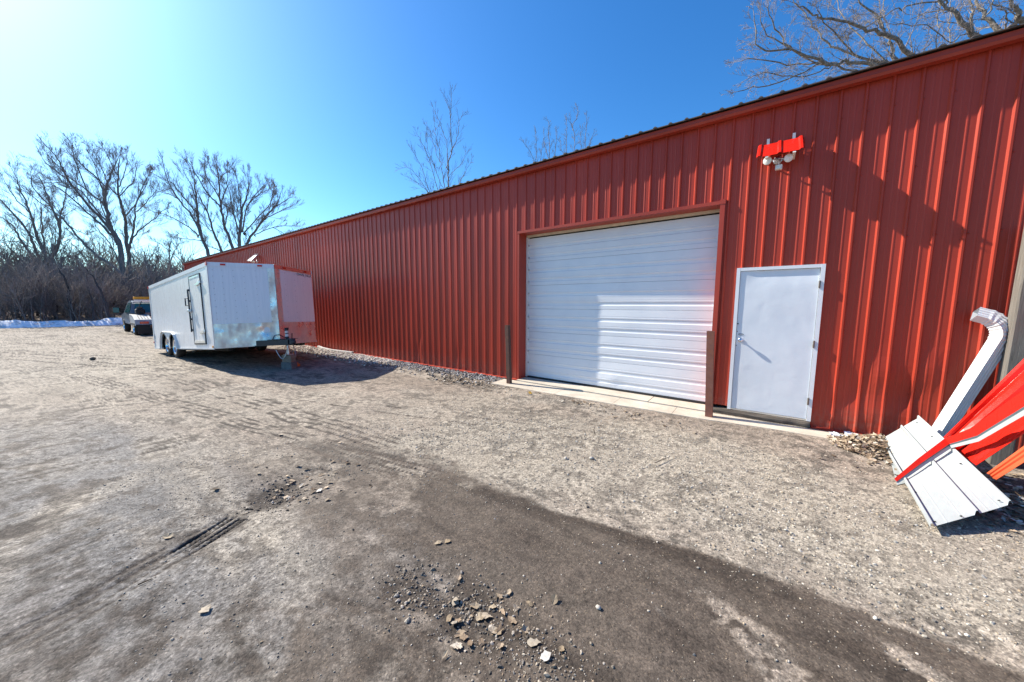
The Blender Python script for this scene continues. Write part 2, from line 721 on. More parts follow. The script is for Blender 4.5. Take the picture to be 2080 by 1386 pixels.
def ground_fields(X, Y):
    damp = np.zeros(X.shape)
    pale = np.zeros(X.shape)
    dark = np.zeros(X.shape)
    z = (fbm(X * .5, Y * .5, 3, 3) - .5) * .07 + (fbm(X * 2.2, Y * 2.2, 9, 3) - .5) * .025
    wob = (fbm(X * 1.6, Y * 1.6, 21, 4) - .5)

    def blot(poly, soft=.3, amp=.25):
        return sstep(sdpoly(X, Y, poly) + wob * amp, -soft, soft)
    d1 = blot(gp((700, 870), (820, 915), (950, 985), (1400, 1110), (1750, 1240), (2070, 1365), (2300, 1500), (1500, 1900), (200, 1900), (-300, 1250), (500, 900)), .10 + .30 * sstep(-X, 1.0, 2.8), .12 + .5 * sstep(-X, 1.0, 2.8))
    lf = sstep(sdpoly(X, Y, gp((900, 900), (2400, 1200), (2400, 2200), (1150, 1900), (1030, 1300), (960, 1180), (900, 1085))) + wob * .5, -.75, .22)
    lf2 = sstep(sdpoly(X, Y, gp((560, 880), (900, 900), (1200, 1386), (900, 1900), (560, 1386), (640, 1100))) + wob * .8, -.6, .5)
    damp = d1 * np.clip(np.maximum(lf, .60 * lf2), 0, 1)
    d3 = blot(gp((700, 1200), (900, 1160), (1180, 1290), (1100, 1380), (850, 1310)), .16, .3) * .5
    damp = np.maximum(damp, d3)
    # lighter scuffs inside the damp track
    for c, L in (((1530, 1285), .36), ((1340, 1240), .06), ((1860, 1345), .2), ((1580, 1378), .16)):
        g = gnd(*c)
        u, v, _ = segdist(X, Y, g[:2], (g[0] + .6, g[1] - .35))
        damp = damp * (1 - .97 * np.exp(-((u / L) ** 2 + (v / (L * .35)) ** 2)) * sstep(fbm(X * 16, Y * 16, 5, 4), .36, .5))
    for poly, sft, k in ((gp((0, 900), (260, 885), (300, 915), (0, 975)), .3, .3), (gp((0, 1200), (300, 1130), (700, 1180), (900, 1330), (900, 1520), (-200, 1540)), .35, .5), (gp((-200, 960), (250, 940), (560, 1010), (500, 1200), (100, 1300), (-300, 1300)), .5, .28)):
        dark = np.maximum(dark, blot(poly, sft, .5) * k)
    pale = np.maximum(pale, blot(gp((760, 905), (900, 850), (1250, 850), (1500, 905), (1850, 1000), (2200, 1180), (2300, 1380), (1950, 1285), (1420, 1095), (960, 965)), .35, .6))
    pale = np.maximum(pale, .55 * blot(gp((380, 790), (640, 800), (1000, 800), (1200, 860), (900, 880), (600, 870), (300, 850)), .6, 1.2))
    pale = np.maximum(pale, .45 * blot(gp((0, 690), (240, 680), (300, 720), (260, 800), (120, 830), (0, 800)), 1.2, 2.5))
    # hollow with dark wet debris, and its neighbours
    for (px, py), r, k, dp in (((565, 1000), .34, 1.0, .05), ((965, 1235), .30, .85, .035), ((20, 1080), .25, .9, .03), ((900, 960), .2, .45, .02), ((590, 855), .55, .5, .03), ((400, 790), .7, .45, .03),
                              ((690, 955), .35, .45, .02), ((60, 935), .6, .4, .02), ((380, 1080), .3, .4, .01), ((1080, 905), .3, .3, .01), ((830, 1190), .25, .6, .015), ((1240, 850), .7, .35, .01), ((1100, 840), .5, .3, .01), ((1700, 1010), .5, .2, .0), ((190, 735), .4, .3, .0)):
        g = gnd(px, py)
        e = np.sqrt((X - g[0]) ** 2 + ((Y - g[1]) * 1.25) ** 2) / r + wob * .9
        m = np.exp(-np.clip(e, 0, 9) ** 2 * 1.2)
        dark = np.maximum(dark, m * k)
        z = z - dp * m
    # thin dark ruts
    for a, b, wd, k in (((0, 1330), (260, 1185), .10, .5), ((260, 1185), (500, 1040), .12, .35), ((470, 700), (120, 690), .35, .3), ((0, 940), (320, 890), .18, .45), ((640, 1190), (300, 1250), .2, .35), ((700, 905), (820, 930), .06, .8),
                        ((560, 880), (700, 935), .05, .3), ((0, 698), (190, 700), .5, .5), ((60, 675), (180, 672), .4, .4), ((210, 670), (330, 690), .4, .5), ((860, 800), (1010, 830), .2, .3), ((300, 835), (420, 870), .15, .25), ((0, 720), (260, 742), .5, .3)):
        u, v, L = segdist(X, Y, gnd(*a)[:2], gnd(*b)[:2])
        m = np.exp(-((v + wob * wd * 2.2) / wd) ** 2) * sstep(u, -.2, .15) * sstep(L - u, -.2, .15)
        dark = np.maximum(dark, m * k)
        z = z - .012 * m
    # sweeping pale tyre paths on the far yard
    for a, b, wd, k in (((120, 770), (330, 870), .3, .6), ((330, 870), (700, 960), .25, .45), ((180, 745), (560, 860), .25, .5), ((40, 800), (160, 960), .3, .35), ((0, 745), (320, 715), .6, .5), ((230, 790), (620, 1180), .16, .6), ((250, 830), (480, 1180), .10, .5), ((-60, 1120), (480, 880), .25, .5), ((520, 860), (1000, 1010), .2, .55)):
        u, v, L = segdist(X, Y, gnd(*a)[:2], gnd(*b)[:2])
        m = np.exp(-((v + wob * wd * 1.5) / wd) ** 2) * sstep(u, -.3, .3) * sstep(L - u, -.3, .3)
        pale = np.maximum(pale, m * k)
    # long wheel tracks: bundles of thin broken dark lines
    wig = (fbm(X * .7, Y * .7, 51, 3) - .5) * .35
    brk = fbm(X * 2.6, Y * 2.6, 57, 3)
    for a, b, offs, wd, k in (((-200, 1440), (505, 1035), (-.12, -.045, .045, .12), .022, 1.0), ((0, 1180), (240, 1085), (-.1, 0, .1), .025, .8), ((150, 760), (960, 985), (-.14, -.05, .05, .14), .032, .95), ((330, 760), (820, 905), (-.18, -.06, .06, .18), .04, .9), ((-100, 1000), (420, 880), (-.14, .0, .14), .045, .95),
                             ((0, 760), (620, 700), (-.5, -.15, .15, .5), .09, .9), ((-60, 715), (420, 745), (-.6, -.2, .2, .6), .09, .9), ((0, 690), (300, 678), (-.8, 0, .8), .16, 1.0), ((0, 672), (250, 668), (-1.0, 0, 1.0), .25, 1.0), ((60, 830), (420, 800), (-.3, 0, .3), .06, .8), ((560, 800), (1250, 890), (-.14, .14), .035, .7), ((960, 985), (2300, 1470), (.05, .13, .20), .014, .5), ((640, 1200), (1240, 1420), (-.1, 0, .1), .02, .6)):
        u, v, L = segdist(X, Y, gnd(*a)[:2], gnd(*b)[:2])
        v = v + wig * .35
        fade = sstep(u, -.3, .4) * sstep(L - u, -.3, .4)
        tot = np.zeros(X.shape)
        for q in offs:
            tot = np.maximum(tot, np.exp(-((v - q) / wd) ** 2))
        lugs = .55 + .45 * (np.sin(u * 2 * pi / .055 + v * 25) > -.2)
        m = tot * fade * sstep(brk, .30, .50) * lugs
        dark = np.maximum(dark, m * k)
        z = z - .007 * m
        # the rut itself is a slightly darker, browner band
        dark = np.maximum(dark, .25 * np.exp(-(v / (max(offs) * 1.5)) ** 2) * fade * sstep(fbm(X * 1.1, Y * 1.1, 63, 3), .35, .6))
    # crisp tyre tread print
    u, v, L = segdist(X, Y, *TREAD)
    v = v + .02 + 0 * X
    inside = sstep(u, -.01, .02) * sstep(L - u, -.05, .25)
    gro = np.zeros(X.shape)
    for vv, ww in ((-.085, .011), (-.03, .010), (.028, .010), (.085, .012)):
        gro = np.maximum(gro, np.exp(-((v - vv) / ww) ** 2))
    lug = np.exp(-((((u + .35 * np.abs(v)) / .036) % 1 - .5) / .2) ** 2) * (np.abs(v) > .03) * (np.abs(v) < .1)
    prt = np.clip(np.maximum(gro, lug * .8), 0, 1) * inside * (np.abs(v) < .11)
    dark = np.maximum(dark, prt * 1.0)
    z = z - .016 * prt
    # flat near the slab and the wall
    near = sstep(Y, 5.2, 5.75)
    z = z * (1 - near * .8) + .034 * sstep(Y, 5.1, 5.6)
    return z, np.stack([damp, pale, dark, prt], -1)


def soil_colour(X, Y, m):
    damp, pale, dark, prt = [m[..., i] for i in range(4)]
    lerp = lambda a, b, t: a * (1 - t[..., None]) + b * t[..., None]
    col = lambda *q: np.array(q)[None, None, :]
    f1 = fbm(X * .55, Y * 1.3, 71, 5)
    f2 = fbm(X * 2.1, Y * 3.2, 72, 5)
    f3 = fbm(X * 9, Y * 11, 73, 4)
    f4 = fbm(X * 27, Y * 30, 74, 3)
    grey = sstep(sdpoly(X, Y, gp((-400, 840), (330, 850), (640, 960), (740, 1150), (700, 1500), (-300, 1500))) + (f1 - .5) * 2, -.9, .9)
    c = lerp(col(.285, .236, .188) + 0 * X[..., None], col(.185, .175, .163), grey)
    far = sstep(np.hypot(X, Y), 6, 14)
    c = lerp(c, col(.30, .262, .212), far * .8)
    c = c * (.60 + .8 * f1)[..., None] * (.68 + .64 * f2)[..., None]
    # browner, darker soft patches
    c = lerp(c, col(.115, .094, .076), sstep(f1 * .55 + f2 * .45 + (f3 - .5) * .25, .54, .68) * .75)
    # pale dusty spots
    c = lerp(c, col(.35, .31, .255), sstep(fbm(X * .9, Y * 1.7, 81, 5) + (f3 - .5) * .2, .54, .74) * .55)
    c = lerp(c, col(.355, .312, .25) * (.78 + .44 * f2)[..., None] * (.8 + .4 * f3)[..., None], np.clip(pale * (.55 + .9 * f2), 0, 1))
    # dark grit in ragged clusters
    c = lerp(c, col(.09, .076, .062), sstep(f3 + (f2 - .5) * .5, .55, .66) * .55)
    c = lerp(c, col(.075, .065, .055), sstep(fbm(X * 40, Y * 42, 77, 3) + (f2 - .5) * .35, .60, .70) * .6)
    d = sstep(dark + (f3 - .5) * .75 + (f4 - .5) * .35 - .06, .22, .72) * (dark > .02)
    c = lerp(c, col(.062, .051, .042) * (.6 + .9 * f4)[..., None], np.clip(d * 1.0, 0, .95))
    # damp brown track, streaked along the way the wheels run
    stk = fbm(X * .8 + Y * .12, Y * 6.5, 91, 5)
    dd = sstep(damp + ((f3 - .5) * .55 + (stk - .5) * .7 + (f4 - .5) * .25) * (damp > .02) * (1 - .55 * damp), .26, .74)
    dc = lerp(col(.050, .038, .029) + 0 * X[..., None], col(.092, .073, .057), sstep(stk * .6 + f2 * .4, .38, .62)) * (.7 + .6 * f3)[..., None]
    c = lerp(c, dc, dd * .96)
    c = lerp(c, col(.022, .018, .015), np.clip(prt, 0, 1) * .95)
    return np.concatenate([c, dd[..., None]], -1)


def build_ground():
    xs = line_coords([(-400, -120, 20), (-120, -50, 3), (-50, -20, .5), (-20, -9, .14), (-9, -5, .05), (-5, -3.75, .0135), (-3.75, -2.95, .007), (-2.95, 2.4, .0135), (2.4, 8, .08), (8, 40, 1), (40, 400, 20)])
    ys = line_coords([(-300, -60, 20), (-60, -12, 1.5), (-12, -2, .25), (-2, .1, .03), (.1, .3, .0135), (.3, 1.0, .007), (1.0, 3.2, .0135), (3.2, 6.4, .025), (6.4, 40, 1.2), (40, 400, 20)])
    X, Y = np.meshgrid(xs, ys)
    z, col = ground_fields(X, Y)
    col = soil_colour(X, Y, col)
    far = sstep(np.hypot(X, Y), 40, 90)
    z = z * (1 - far)
    inb = (Y > 6.25) & (Y < 18) & (X > -33.4)
    z[inb] = -.05
    nx, ny = len(xs), len(ys)
    V = np.stack([X, Y, z], -1).reshape(-1, 3)
    i = np.arange(nx * ny).reshape(ny, nx)
    Fq = np.stack([i[:-1, :-1], i[:-1, 1:], i[1:, 1:], i[1:, :-1]], -1).reshape(-1, 4)
    me = bpy.data.meshes.new('ground')
    me.vertices.add(len(V))
    me.vertices.foreach_set('co', V.ravel())
    me.loops.add(Fq.size)
    me.loops.foreach_set('vertex_index', Fq.ravel().astype(np.int32))
    me.polygons.add(len(Fq))
    me.polygons.foreach_set('loop_start', np.arange(0, Fq.size, 4, dtype=np.int32))
    me.polygons.foreach_set('use_smooth', np.ones(len(Fq), bool))
    ca = me.color_attributes.new('soil', 'FLOAT_COLOR', 'POINT')
    ca.data.foreach_set('color', col.reshape(-1, 4).astype(np.float32).ravel())
    me.materials.append(MAT['ground'])
    me.update(calc_edges=True)
    o = bpy.data.objects.new('ground', me)
    C.objects.link(o)
    tag(o, 'grey brown gravel and dirt yard with a dark damp track across the front', 'ground', kind='structure')


build_ground()


def gz(x, y):
    z, _ = ground_fields(np.array([[float(x)]]), np.array([[float(y)]]))
    return float(z[0, 0])


# ------------------------------------------------------------------ stones, leaves (numpy scatter)
ICO_V = None


def ico():
    import bmesh
    bm = bmesh.new()
    bmesh.ops.create_icosphere(bm, subdivisions=1, radius=1)
    v = np.array([x.co[:] for x in bm.verts])
    f = np.array([[q.index for q in p.verts] for p in bm.faces])
    bm.free()
    return v, f


ICO_V, ICO_F = ico()


def rotm(rs, n):
    a, b, c = rs.uniform(0, 2 * pi, n), rs.uniform(-.7, .7, n), rs.uniform(-.7, .7, n)
    ca, sa, cb, sb, cc, sc_ = np.cos(a), np.sin(a), np.cos(b), np.sin(b), np.cos(c), np.sin(c)
    Rz = np.zeros((n, 3, 3)); Rz[:, 0, 0] = ca; Rz[:, 0, 1] = -sa; Rz[:, 1, 0] = sa; Rz[:, 1, 1] = ca; Rz[:, 2, 2] = 1
    Rx = np.zeros((n, 3, 3)); Rx[:, 0, 0] = 1; Rx[:, 1, 1] = cb; Rx[:, 1, 2] = -sb; Rx[:, 2, 1] = sb; Rx[:, 2, 2] = cb
    Ry = np.zeros((n, 3, 3)); Ry[:, 1, 1] = 1; Ry[:, 0, 0] = cc; Ry[:, 0, 2] = sc_; Ry[:, 2, 0] = -sc_; Ry[:, 2, 2] = cc
    return Rz @ Rx @ Ry


def np_obj(name, V, Fi, mat, tint, smooth=False):
    k = Fi.shape[1]
    me = bpy.data.meshes.new(name)
    me.vertices.add(len(V))
    me.vertices.foreach_set('co', V.ravel())
    me.loops.add(Fi.size)
    me.loops.foreach_set('vertex_index', Fi.ravel().astype(np.int32))
    me.polygons.add(len(Fi))
    me.polygons.foreach_set('loop_start', np.arange(0, Fi.size, k, dtype=np.int32))
    me.polygons.foreach_set('use_smooth', np.full(len(Fi), smooth))
    if tint is not None:
        ca = me.color_attributes.new('tint', 'FLOAT_COLOR', 'POINT')
        ca.data.foreach_set('color', tint.astype(np.float32).ravel())
    me.materials.append(MAT[mat])
    me.update(calc_edges=True)
    o = bpy.data.objects.new(name, me)
    C.objects.link(o)
    return o


def stones(name, X, Y, size, rs, cols, sink=.25, z0=None):
    n = len(X)
    z, _ = ground_fields(X[None, :], Y[None, :])
    z = z[0] if z0 is None else z0
    base = ICO_V[None] * rs.uniform(.65, 1.3, (n, len(ICO_V), 1))
    sc3 = size[:, None] * np.stack([rs.uniform(.8, 1.25, n), rs.uniform(.6, 1, n), rs.uniform(.45, .8, n)], -1)
    v = base * sc3[:, None, :]
    v = np.einsum('nij,nkj->nki', rotm(rs, n), v)
    v += np.stack([X, Y, z + size * (.55 - sink)], -1)[:, None, :]
    f = ICO_F[None] + (np.arange(n) * len(ICO_V))[:, None, None]
    ci = cols[rs.randint(0, len(cols), n)] * rs.uniform(.75, 1.2, (n, 1))
    t = np.ones((n, len(ICO_V), 4))
    t[..., :3] = ci[:, None, :]
    return np_obj(name, v.reshape(-1, 3), f.reshape(-1, 3), 'gravel', t.reshape(-1, 4))


rs = np.random.RandomState(5)
GREY = np.array([(.33, .31, .28), (.22, .21, .19), (.42, .39, .34), (.48, .46, .42), (.13, .125, .12), (.36, .30, .23), (.28, .28, .28), (.55, .53, .50)])
# gravel over the pale strip, thin elsewhere
N = 110000
X = rs.uniform(-5.2, 2.6, N)
Y = rs.uniform(.1, 5.6, N)
zz, cc = ground_fields(X[None, :], Y[None, :])
dens = np.clip(.22 + cc[0, :, 1] * .6 + cc[0, :, 2] * .3 - cc[0, :, 0] * .12, .03, 1) * (.4 + 1.2 * fbm(X * 1.4, Y * 1.4, 40, 3))
k = rs.uniform(0, 1, N) < dens
X, Y = X[k], Y[k]
o = stones('gravel', X, Y, np.clip(rs.lognormal(-5.95, .5, len(X)), .0015, .012), rs, GREY * np.array([.98, .9, .8]), .35)
tag(o, 'loose grey and tan gravel strewn over the yard in front of the garage door', 'gravel', kind='stuff')
N = 16000
X = rs.uniform(-4.5, 2.8, N)
Y = rs.uniform(1.9, 5.7, N)
zz, cc = ground_fields(X[None, :], Y[None, :])
k = (rs.uniform(0, 1, N) < np.clip(.25 + cc[0, :, 1] * .75, 0, 1) * (1 - .93 * sstep(cc[0, :, 0], .1, .5)) * sstep(fbm(X * 1.2, Y * 1.5, 45, 3), .3, .6))
X, Y = X[k], Y[k]
o = stones('coarse_gravel', X, Y, np.clip(rs.lognormal(-5.05, .35, len(X)), .004, .014), rs, GREY * np.array([1, .95, .88]), .35)
tag(o, 'coarser grey and white gravel between the damp track and the doors', 'gravel', kind='stuff')
# coarser gravel in the hollows
Xs, Ys, Ss = [], [], []
for (px, py), r, n_, s_ in (((965, 1235), .30, 420, .009), ((1090, 1345), .28, 700, .006), ((840, 1195), .2, 260, .009), ((570, 995), .28, 160, .010), ((700, 950), .3, 120, .009)):
    g = gnd(px, py)
    Xs.append(g[0] + rs.normal(0, r * .6, n_)); Ys.append(g[1] + rs.normal(0, r * .45, n_)); Ss.append(np.clip(rs.lognormal(math.log(s_ * .62), .45, n_), .002, .015))
o = stones('hollow_gravel', np.concatenate(Xs), np.concatenate(Ys), np.concatenate(Ss), rs, GREY * np.array([.95, .86, .76]) * .8, .3)
tag(o, 'coarse dark gravel gathered in the muddy hollows near the front', 'gravel', kind='stuff')
# dark clods in the hollow left of centre
g = gnd(565, 1000)
n_ = 170
a_ = rs.normal(0, 1, (n_, 2))
X = g[0] + a_[:, 0] * .16 + a_[:, 1] * .05
Y = g[1] + a_[:, 1] * .12 - a_[:, 0] * .05
o = stones('muddy_clods', X, Y, np.clip(rs.lognormal(-4.9, .5, n_), .003, .019), rs, np.array([(.045, .038, .032), (.07, .058, .047), (.11, .092, .075), (.2, .17, .14)]), .5)
tag(o, 'dark crumbled mud clods in the shallow hollow left of centre', 'mud', kind='stuff')
# pale gravel strip along the wall foot
N = 9000
X = rs.uniform(-15.5, -4.7, N)
Y = 6.14 - np.abs(rs.normal(0, .33, N))
k = (Y > 5.2) & ((X < -9.0) | (rs.uniform(0, 1, N) < .45))
X, Y = X[k], Y[k]
PALE = np.array([(.62, .58, .50), (.5, .47, .42), (.7, .66, .58), (.36, .33, .29), (.2, .19, .18)])
DKG = np.array([(.30, .29, .28), (.2, .195, .19), (.42, .40, .37), (.12, .12, .12)])
m = X < -8.8
o = stones('wall_gravel', X[m], Y[m], np.clip(rs.lognormal(-3.75, .35, m.sum()), .01, .05), rs, PALE, .2)
tag(o, 'strip of pale washed stones along the wall foot beside the trailer', 'gravel', kind='stuff')
o = stones('grey_wall_gravel', X[~m], Y[~m], np.clip(rs.lognormal(-4.0, .4, (~m).sum()), .008, .045), rs, DKG, .2)
tag(o, 'grey crushed stone along the wall foot left of the garage door', 'gravel', kind='stuff')


LEAFP = np.array([(0, -.9), (.38, -.72), (.7, -.36), (.72, -.05), (.58, .28), (.34, .55), (.05, .95), (-.3, .6), (-.6, .3), (-.7, 0), (-.74, -.35), (-.36, -.7)])


def leaf_geo(rs, n, size):
    """n curled leaves as triangle fans around a raised middle"""
    m = len(LEAFP)
    P = np.zeros((n, m + 1, 3))
    P[:, :m, :2] = LEAFP[None] * rs.uniform(.62, 1.2, (n, m, 1)) * np.stack([rs.uniform(.6, 1.05, n), np.ones(n)], -1)[:, None, :]
    P[:, :m, 2] = rs.uniform(-.04, .09, (n, m)) + .2 * np.abs(P[:, :m, 0]) * rs.uniform(-.2, 1.2, (n, 1))
    P[:, m, 2] = rs.uniform(-.1, .1, n)
    P *= size[:, None, None]
    f = np.array([(i, (i + 1) % m, m) for i in range(m)])
    return P, f


LEAFC = np.array([(.36, .28, .19), (.45, .37, .27), (.28, .20, .13), (.52, .45, .36), (.20, .14, .09), (.40, .31, .22)])


def leaf_mass(name, X, Y, Z, size, tilt, rs, cols=LEAFC):
    n = len(X)
    P, f = leaf_geo(rs, n, size)
    a = rs.uniform(0, 2 * pi, n)
    b, c = rs.normal(0, tilt, n), rs.normal(0, tilt, n)
    Rm = rotm(rs, n)
    Rm2 = np.zeros((n, 3, 3))
    for i in range(n):
        Rm2[i] = (Matrix.Rotation(a[i], 3, 'Z') @ Matrix.Rotation(b[i], 3, 'X') @ Matrix.Rotation(c[i], 3, 'Y'))
    v = np.einsum('nij,nkj->nki', Rm2, P) + np.stack([X, Y, Z], -1)[:, None, :]
    F2 = f[None] + (np.arange(n) * P.shape[1])[:, None, None]
    t = np.ones((n, P.shape[1], 4))
    t[..., :3] = (cols[rs.randint(0, len(cols), n)] * rs.uniform(.7, 1.15, (n, 1)))[:, None, :]
    return np_obj(name, v.reshape(-1, 3), F2.reshape(-1, 3), 'leaf', t.reshape(-1, 4))


# leaf pile by the wall at the right
poly = gp((1690, 895), (1760, 885), (1845, 905), (1850, 935), (1835, 950), (1770, 935), (1700, 912))
g0 = np.array(poly).mean(0)
n = 1300
X = rs.uniform(min(p[0] for p in poly) - .1, max(p[0] for p in poly) + .3, n * 3)
Y = rs.uniform(min(p[1] for p in poly), 6.12, n * 3)
d = sdpoly(X, Y, poly)
k = (d > -.05) & (Y < 6.12)
X, Y, d = X[k][:n], Y[k][:n], d[k][:n]
o = leaf_mass('leaf_pile', X, Y, .045 + np.clip(d, 0, .3) * .38 * rs.uniform(.3, 1, len(X)), rs.uniform(.024, .044, len(X)), .4, rs)
tag(o, 'drift of dry tan leaves at the wall foot beside the white sheet metal', 'leaf pile', kind='stuff')
# leaf litter left of the slab and under the sheets
Xs, Ys = [], []
for (px, py), r1, r2, n_ in (((940, 775), .9, .25, 420), ((1080, 795), .9, .18, 110), ((1900, 960), .5, .35, 260), ((2060, 1040), .3, .35, 380), ((1250, 835), .9, .2, 80), ((2010, 990), .5, .3, 200), ((600, 985), .55, .3, 34), ((700, 950), .6, .3, 14), ((1000, 1262), .3, .2, 22)):
    g = gnd(px, py)
    Xs.append(g[0] + rs.normal(0, r1 * .6, n_)); Ys.append(g[1] + rs.normal(0, r2 * .7, n_))
X, Y = np.concatenate(Xs), np.concatenate(Ys)
k = Y < 6.1
X, Y = X[k], Y[k]
k = ~((X > -4.8) & (X < .9) & (Y > 5.5))
X, Y = X[k], Y[k]
zl_, _ = ground_fields(X[None, :], Y[None, :])
o = leaf_mass('leaf_litter', X, Y, zl_[0] + .012, rs.uniform(.02, .04, len(X)), .25, rs, np.concatenate([LEAFC, LEAFC * .5, np.array([(.6, .56, .5)])]))
tag(o, 'scattered dry leaf litter along the edge of the yard by the wall', 'leaf litter', kind='stuff')

# single leaves one can count
LEAF_THINGS = [
    (965, 1222, .05, 'hollow'), (975, 1245, .045, 'hollow'), (925, 1215, .04, 'hollow'), (912, 1250, .04, 'hollow'), (935, 1280, .045, 'hollow'), (1010, 1278, .045, 'hollow'), (1040, 1255, .038, 'hollow'), (1085, 1305, .05, 'hollow'), (1000, 1225, .036, 'hollow'), (1015, 1205, .03, 'hollow'),
    (1075, 1225, .033, 'single'), (890, 1105, .04, 'pair'), (908, 1102, .035, 'pair'), (340, 1092, .055, 'tread'), (415, 1240, .05, 'front'), (565, 1390, .05, 'x'), (1140, 1318, .03, 'lone'), (570, 880, .05, 'white')]
for i, (px, py, s_, kind) in enumerate(LEAF_THINGS):
    if kind == 'x':
        continue
    g = gnd(px, py)
    P, f = leaf_geo(rs, 1, np.array([s_ * .85]))
    mb = MB()
    mb.add(P[0], f.tolist())
    c_ = LEAFC[(0, 1, 3, 5)[rs.randint(0, 4)]] * (1.1 if kind != 'white' else 1.4)
    c_ = c_ * np.array([.66, .64, .60])
    o = mb.build('dead_leaf', 'leaf', tint=np.tile([*c_, 1], (len(P[0]), 1)))
    o.location = (g[0], g[1], gz(g[0], g[1]) + .009)
    o.rotation_euler = (rs.normal(0, .09), rs.normal(0, .09), rs.uniform(0, 6))
    lab = {'hollow': 'dry tan leaf lying in the gravelly hollow at the bottom centre', 'single': 'brown leaf lying alone just right of the gravelly hollow on the damp track', 'pair': 'small tan leaf of the pair on the damp earth above the hollow', 'tread': 'large pale crumpled leaf beside the crisp tyre print',
           'front': 'pale oblong leaf on the dark gravel at the lower left', 'lone': 'small tan leaf at the bottom edge below the gravelly hollow', 'white': 'pale leaf on the yard in front of the trailer shadow'}[kind]
    tag(o, lab, 'leaf', 'leaves in the gravelly hollow' if kind == 'hollow' else ('pair of leaves above the hollow' if kind == 'pair' else None))

# yellow leaf by the slab
g = gnd(1077, 803)
P, f = leaf_geo(rs, 1, np.array([.06]))
mb = MB(); mb.add(P[0], f.tolist())
o = mb.build('yellow_leaf', 'yellow_leaf'); o.location = (g[0], g[1], .05); o.rotation_euler = (.5, .2, 1)
tag(o, 'bright yellow leaf at the front edge of the concrete slab', 'leaf')
# stones one can count
for px, py, r, lab, mt in ((1201, 931, .03, 'pale rounded stone on the light gravel, right one of two', 'stone'), (1149, 933, .026, 'pale stone on the light gravel, left one of two', 'stone'), (189, 731, .09, 'dark brown clod lying alone on the yard left of the trailer', 'dark_stone'), (1216, 1235, .02, 'small pale pebble on the dark damp track', 'stone')):
    g = gnd(px, py)
    mb = MB()
    mb.add(ICO_V * rs.uniform(.8, 1.2, (len(ICO_V), 1)) * r * np.array([1, .8, .65]), ICO_F.tolist(), True)
    o = mb.build('stone', mt)
    o.location = (g[0], g[1], gz(g[0], g[1]) + r * .45)
    tag(o, lab, 'stone')
# sticks
for pts, r, lab in (([(1209, 884), (1206, 874), (1209, 866)], .007, 'short dark stick standing up out of the gravel before the entry door'), ([(1330, 942), (1358, 930)], .005, 'thin twig lying on the pale gravel before the bollard'), ([(846, 917), (860, 908)], .004, 'tiny dark twig on the pale dust left of centre'), ([(280, 1190), (310, 1178)], .005, 'thin dark twig on grey dirt below the tyre print')):
    g = [gnd(*p) for p in pts]
    if 'standing' in lab:
        g = [gnd(*pts[0])] + [atd(x, y, (gnd(*pts[0]) - CAM) @ F_) for x, y in pts[1:]]
    mb = MB()
    mb.tube([p + np.array([0, 0, .008]) for p in g], [r, r * .8, r * .5][:len(g)] if len(g) == 3 else [r, r * .6], 5)
    base = g[0]
    tag(mb.build('twig', 'stick', loc=base), lab, 'twig')

# ------------------------------------------------------------------ red metal building
WY = 6.2
GX0, GX1, GZ1 = -4.376, -.640, 3.27      # garage opening in the siding
DX0, DX1, DZ0, DZ1 = -.388, .598, .13, 2.28   # entry door opening
WX0, WX1 = -33.5, 12.0
ZT = 4.46
bd = T('metal_building', (-10, 6.2, 0), 'long red ribbed metal building with a white garage door and white entry door', 'building')
RIB0 = -.346 - .2286 * 200
PER = .2286


def prof(x):
    """siding surface: distance the sheet stands out (towards -Y) at x"""
    t = (x - RIB0) % PER
    if t < .014:
        return .022 * t / .014
    if t < .030:
        return .022
    if t < .044:
        return .022 * (.044 - t) / .014
    for c in (.108, .165):
        q = abs(t - c)
        if q < .011:
            return .0028 * min(1, (.011 - q) / .007)
    return 0


def breaks(x0, x1):
    ks = [0, .014, .030, .044, .097, .104, .112, .119, .154, .161, .169, .176]
    out = [x0, x1]
    n0 = int((x0 - RIB0) / PER) - 1
    for i in range(n0, n0 + int((x1 - x0) / PER) + 4):
        for q in ks:
            x = RIB0 + i * PER + q
            if x0 + 1e-4 < x < x1 - 1e-4:
                out.append(x)
    return sorted(out)


DENTS = [(.98, .62, .13, .26, .030), (1.22, .86, .10, .2, -.022), (1.45, .62, .14, .2, .034), (1.62, .95, .08, .2, -.016), (.80, .42, .08, .16, .014), (1.20, .36, .1, .15, -.014), (-7.9, .32, .06, .22, .03), (-7.75, .5, .05, .2, -.015), (-6.3, .45, .05, .2, .012)]


def dent(x, z):
    d = 0
    for cx, cz, rx, rz, a in DENTS:
        d += a * math.exp(-((x - cx) / rx) ** 2 - ((z - cz) / rz) ** 2)
    return d


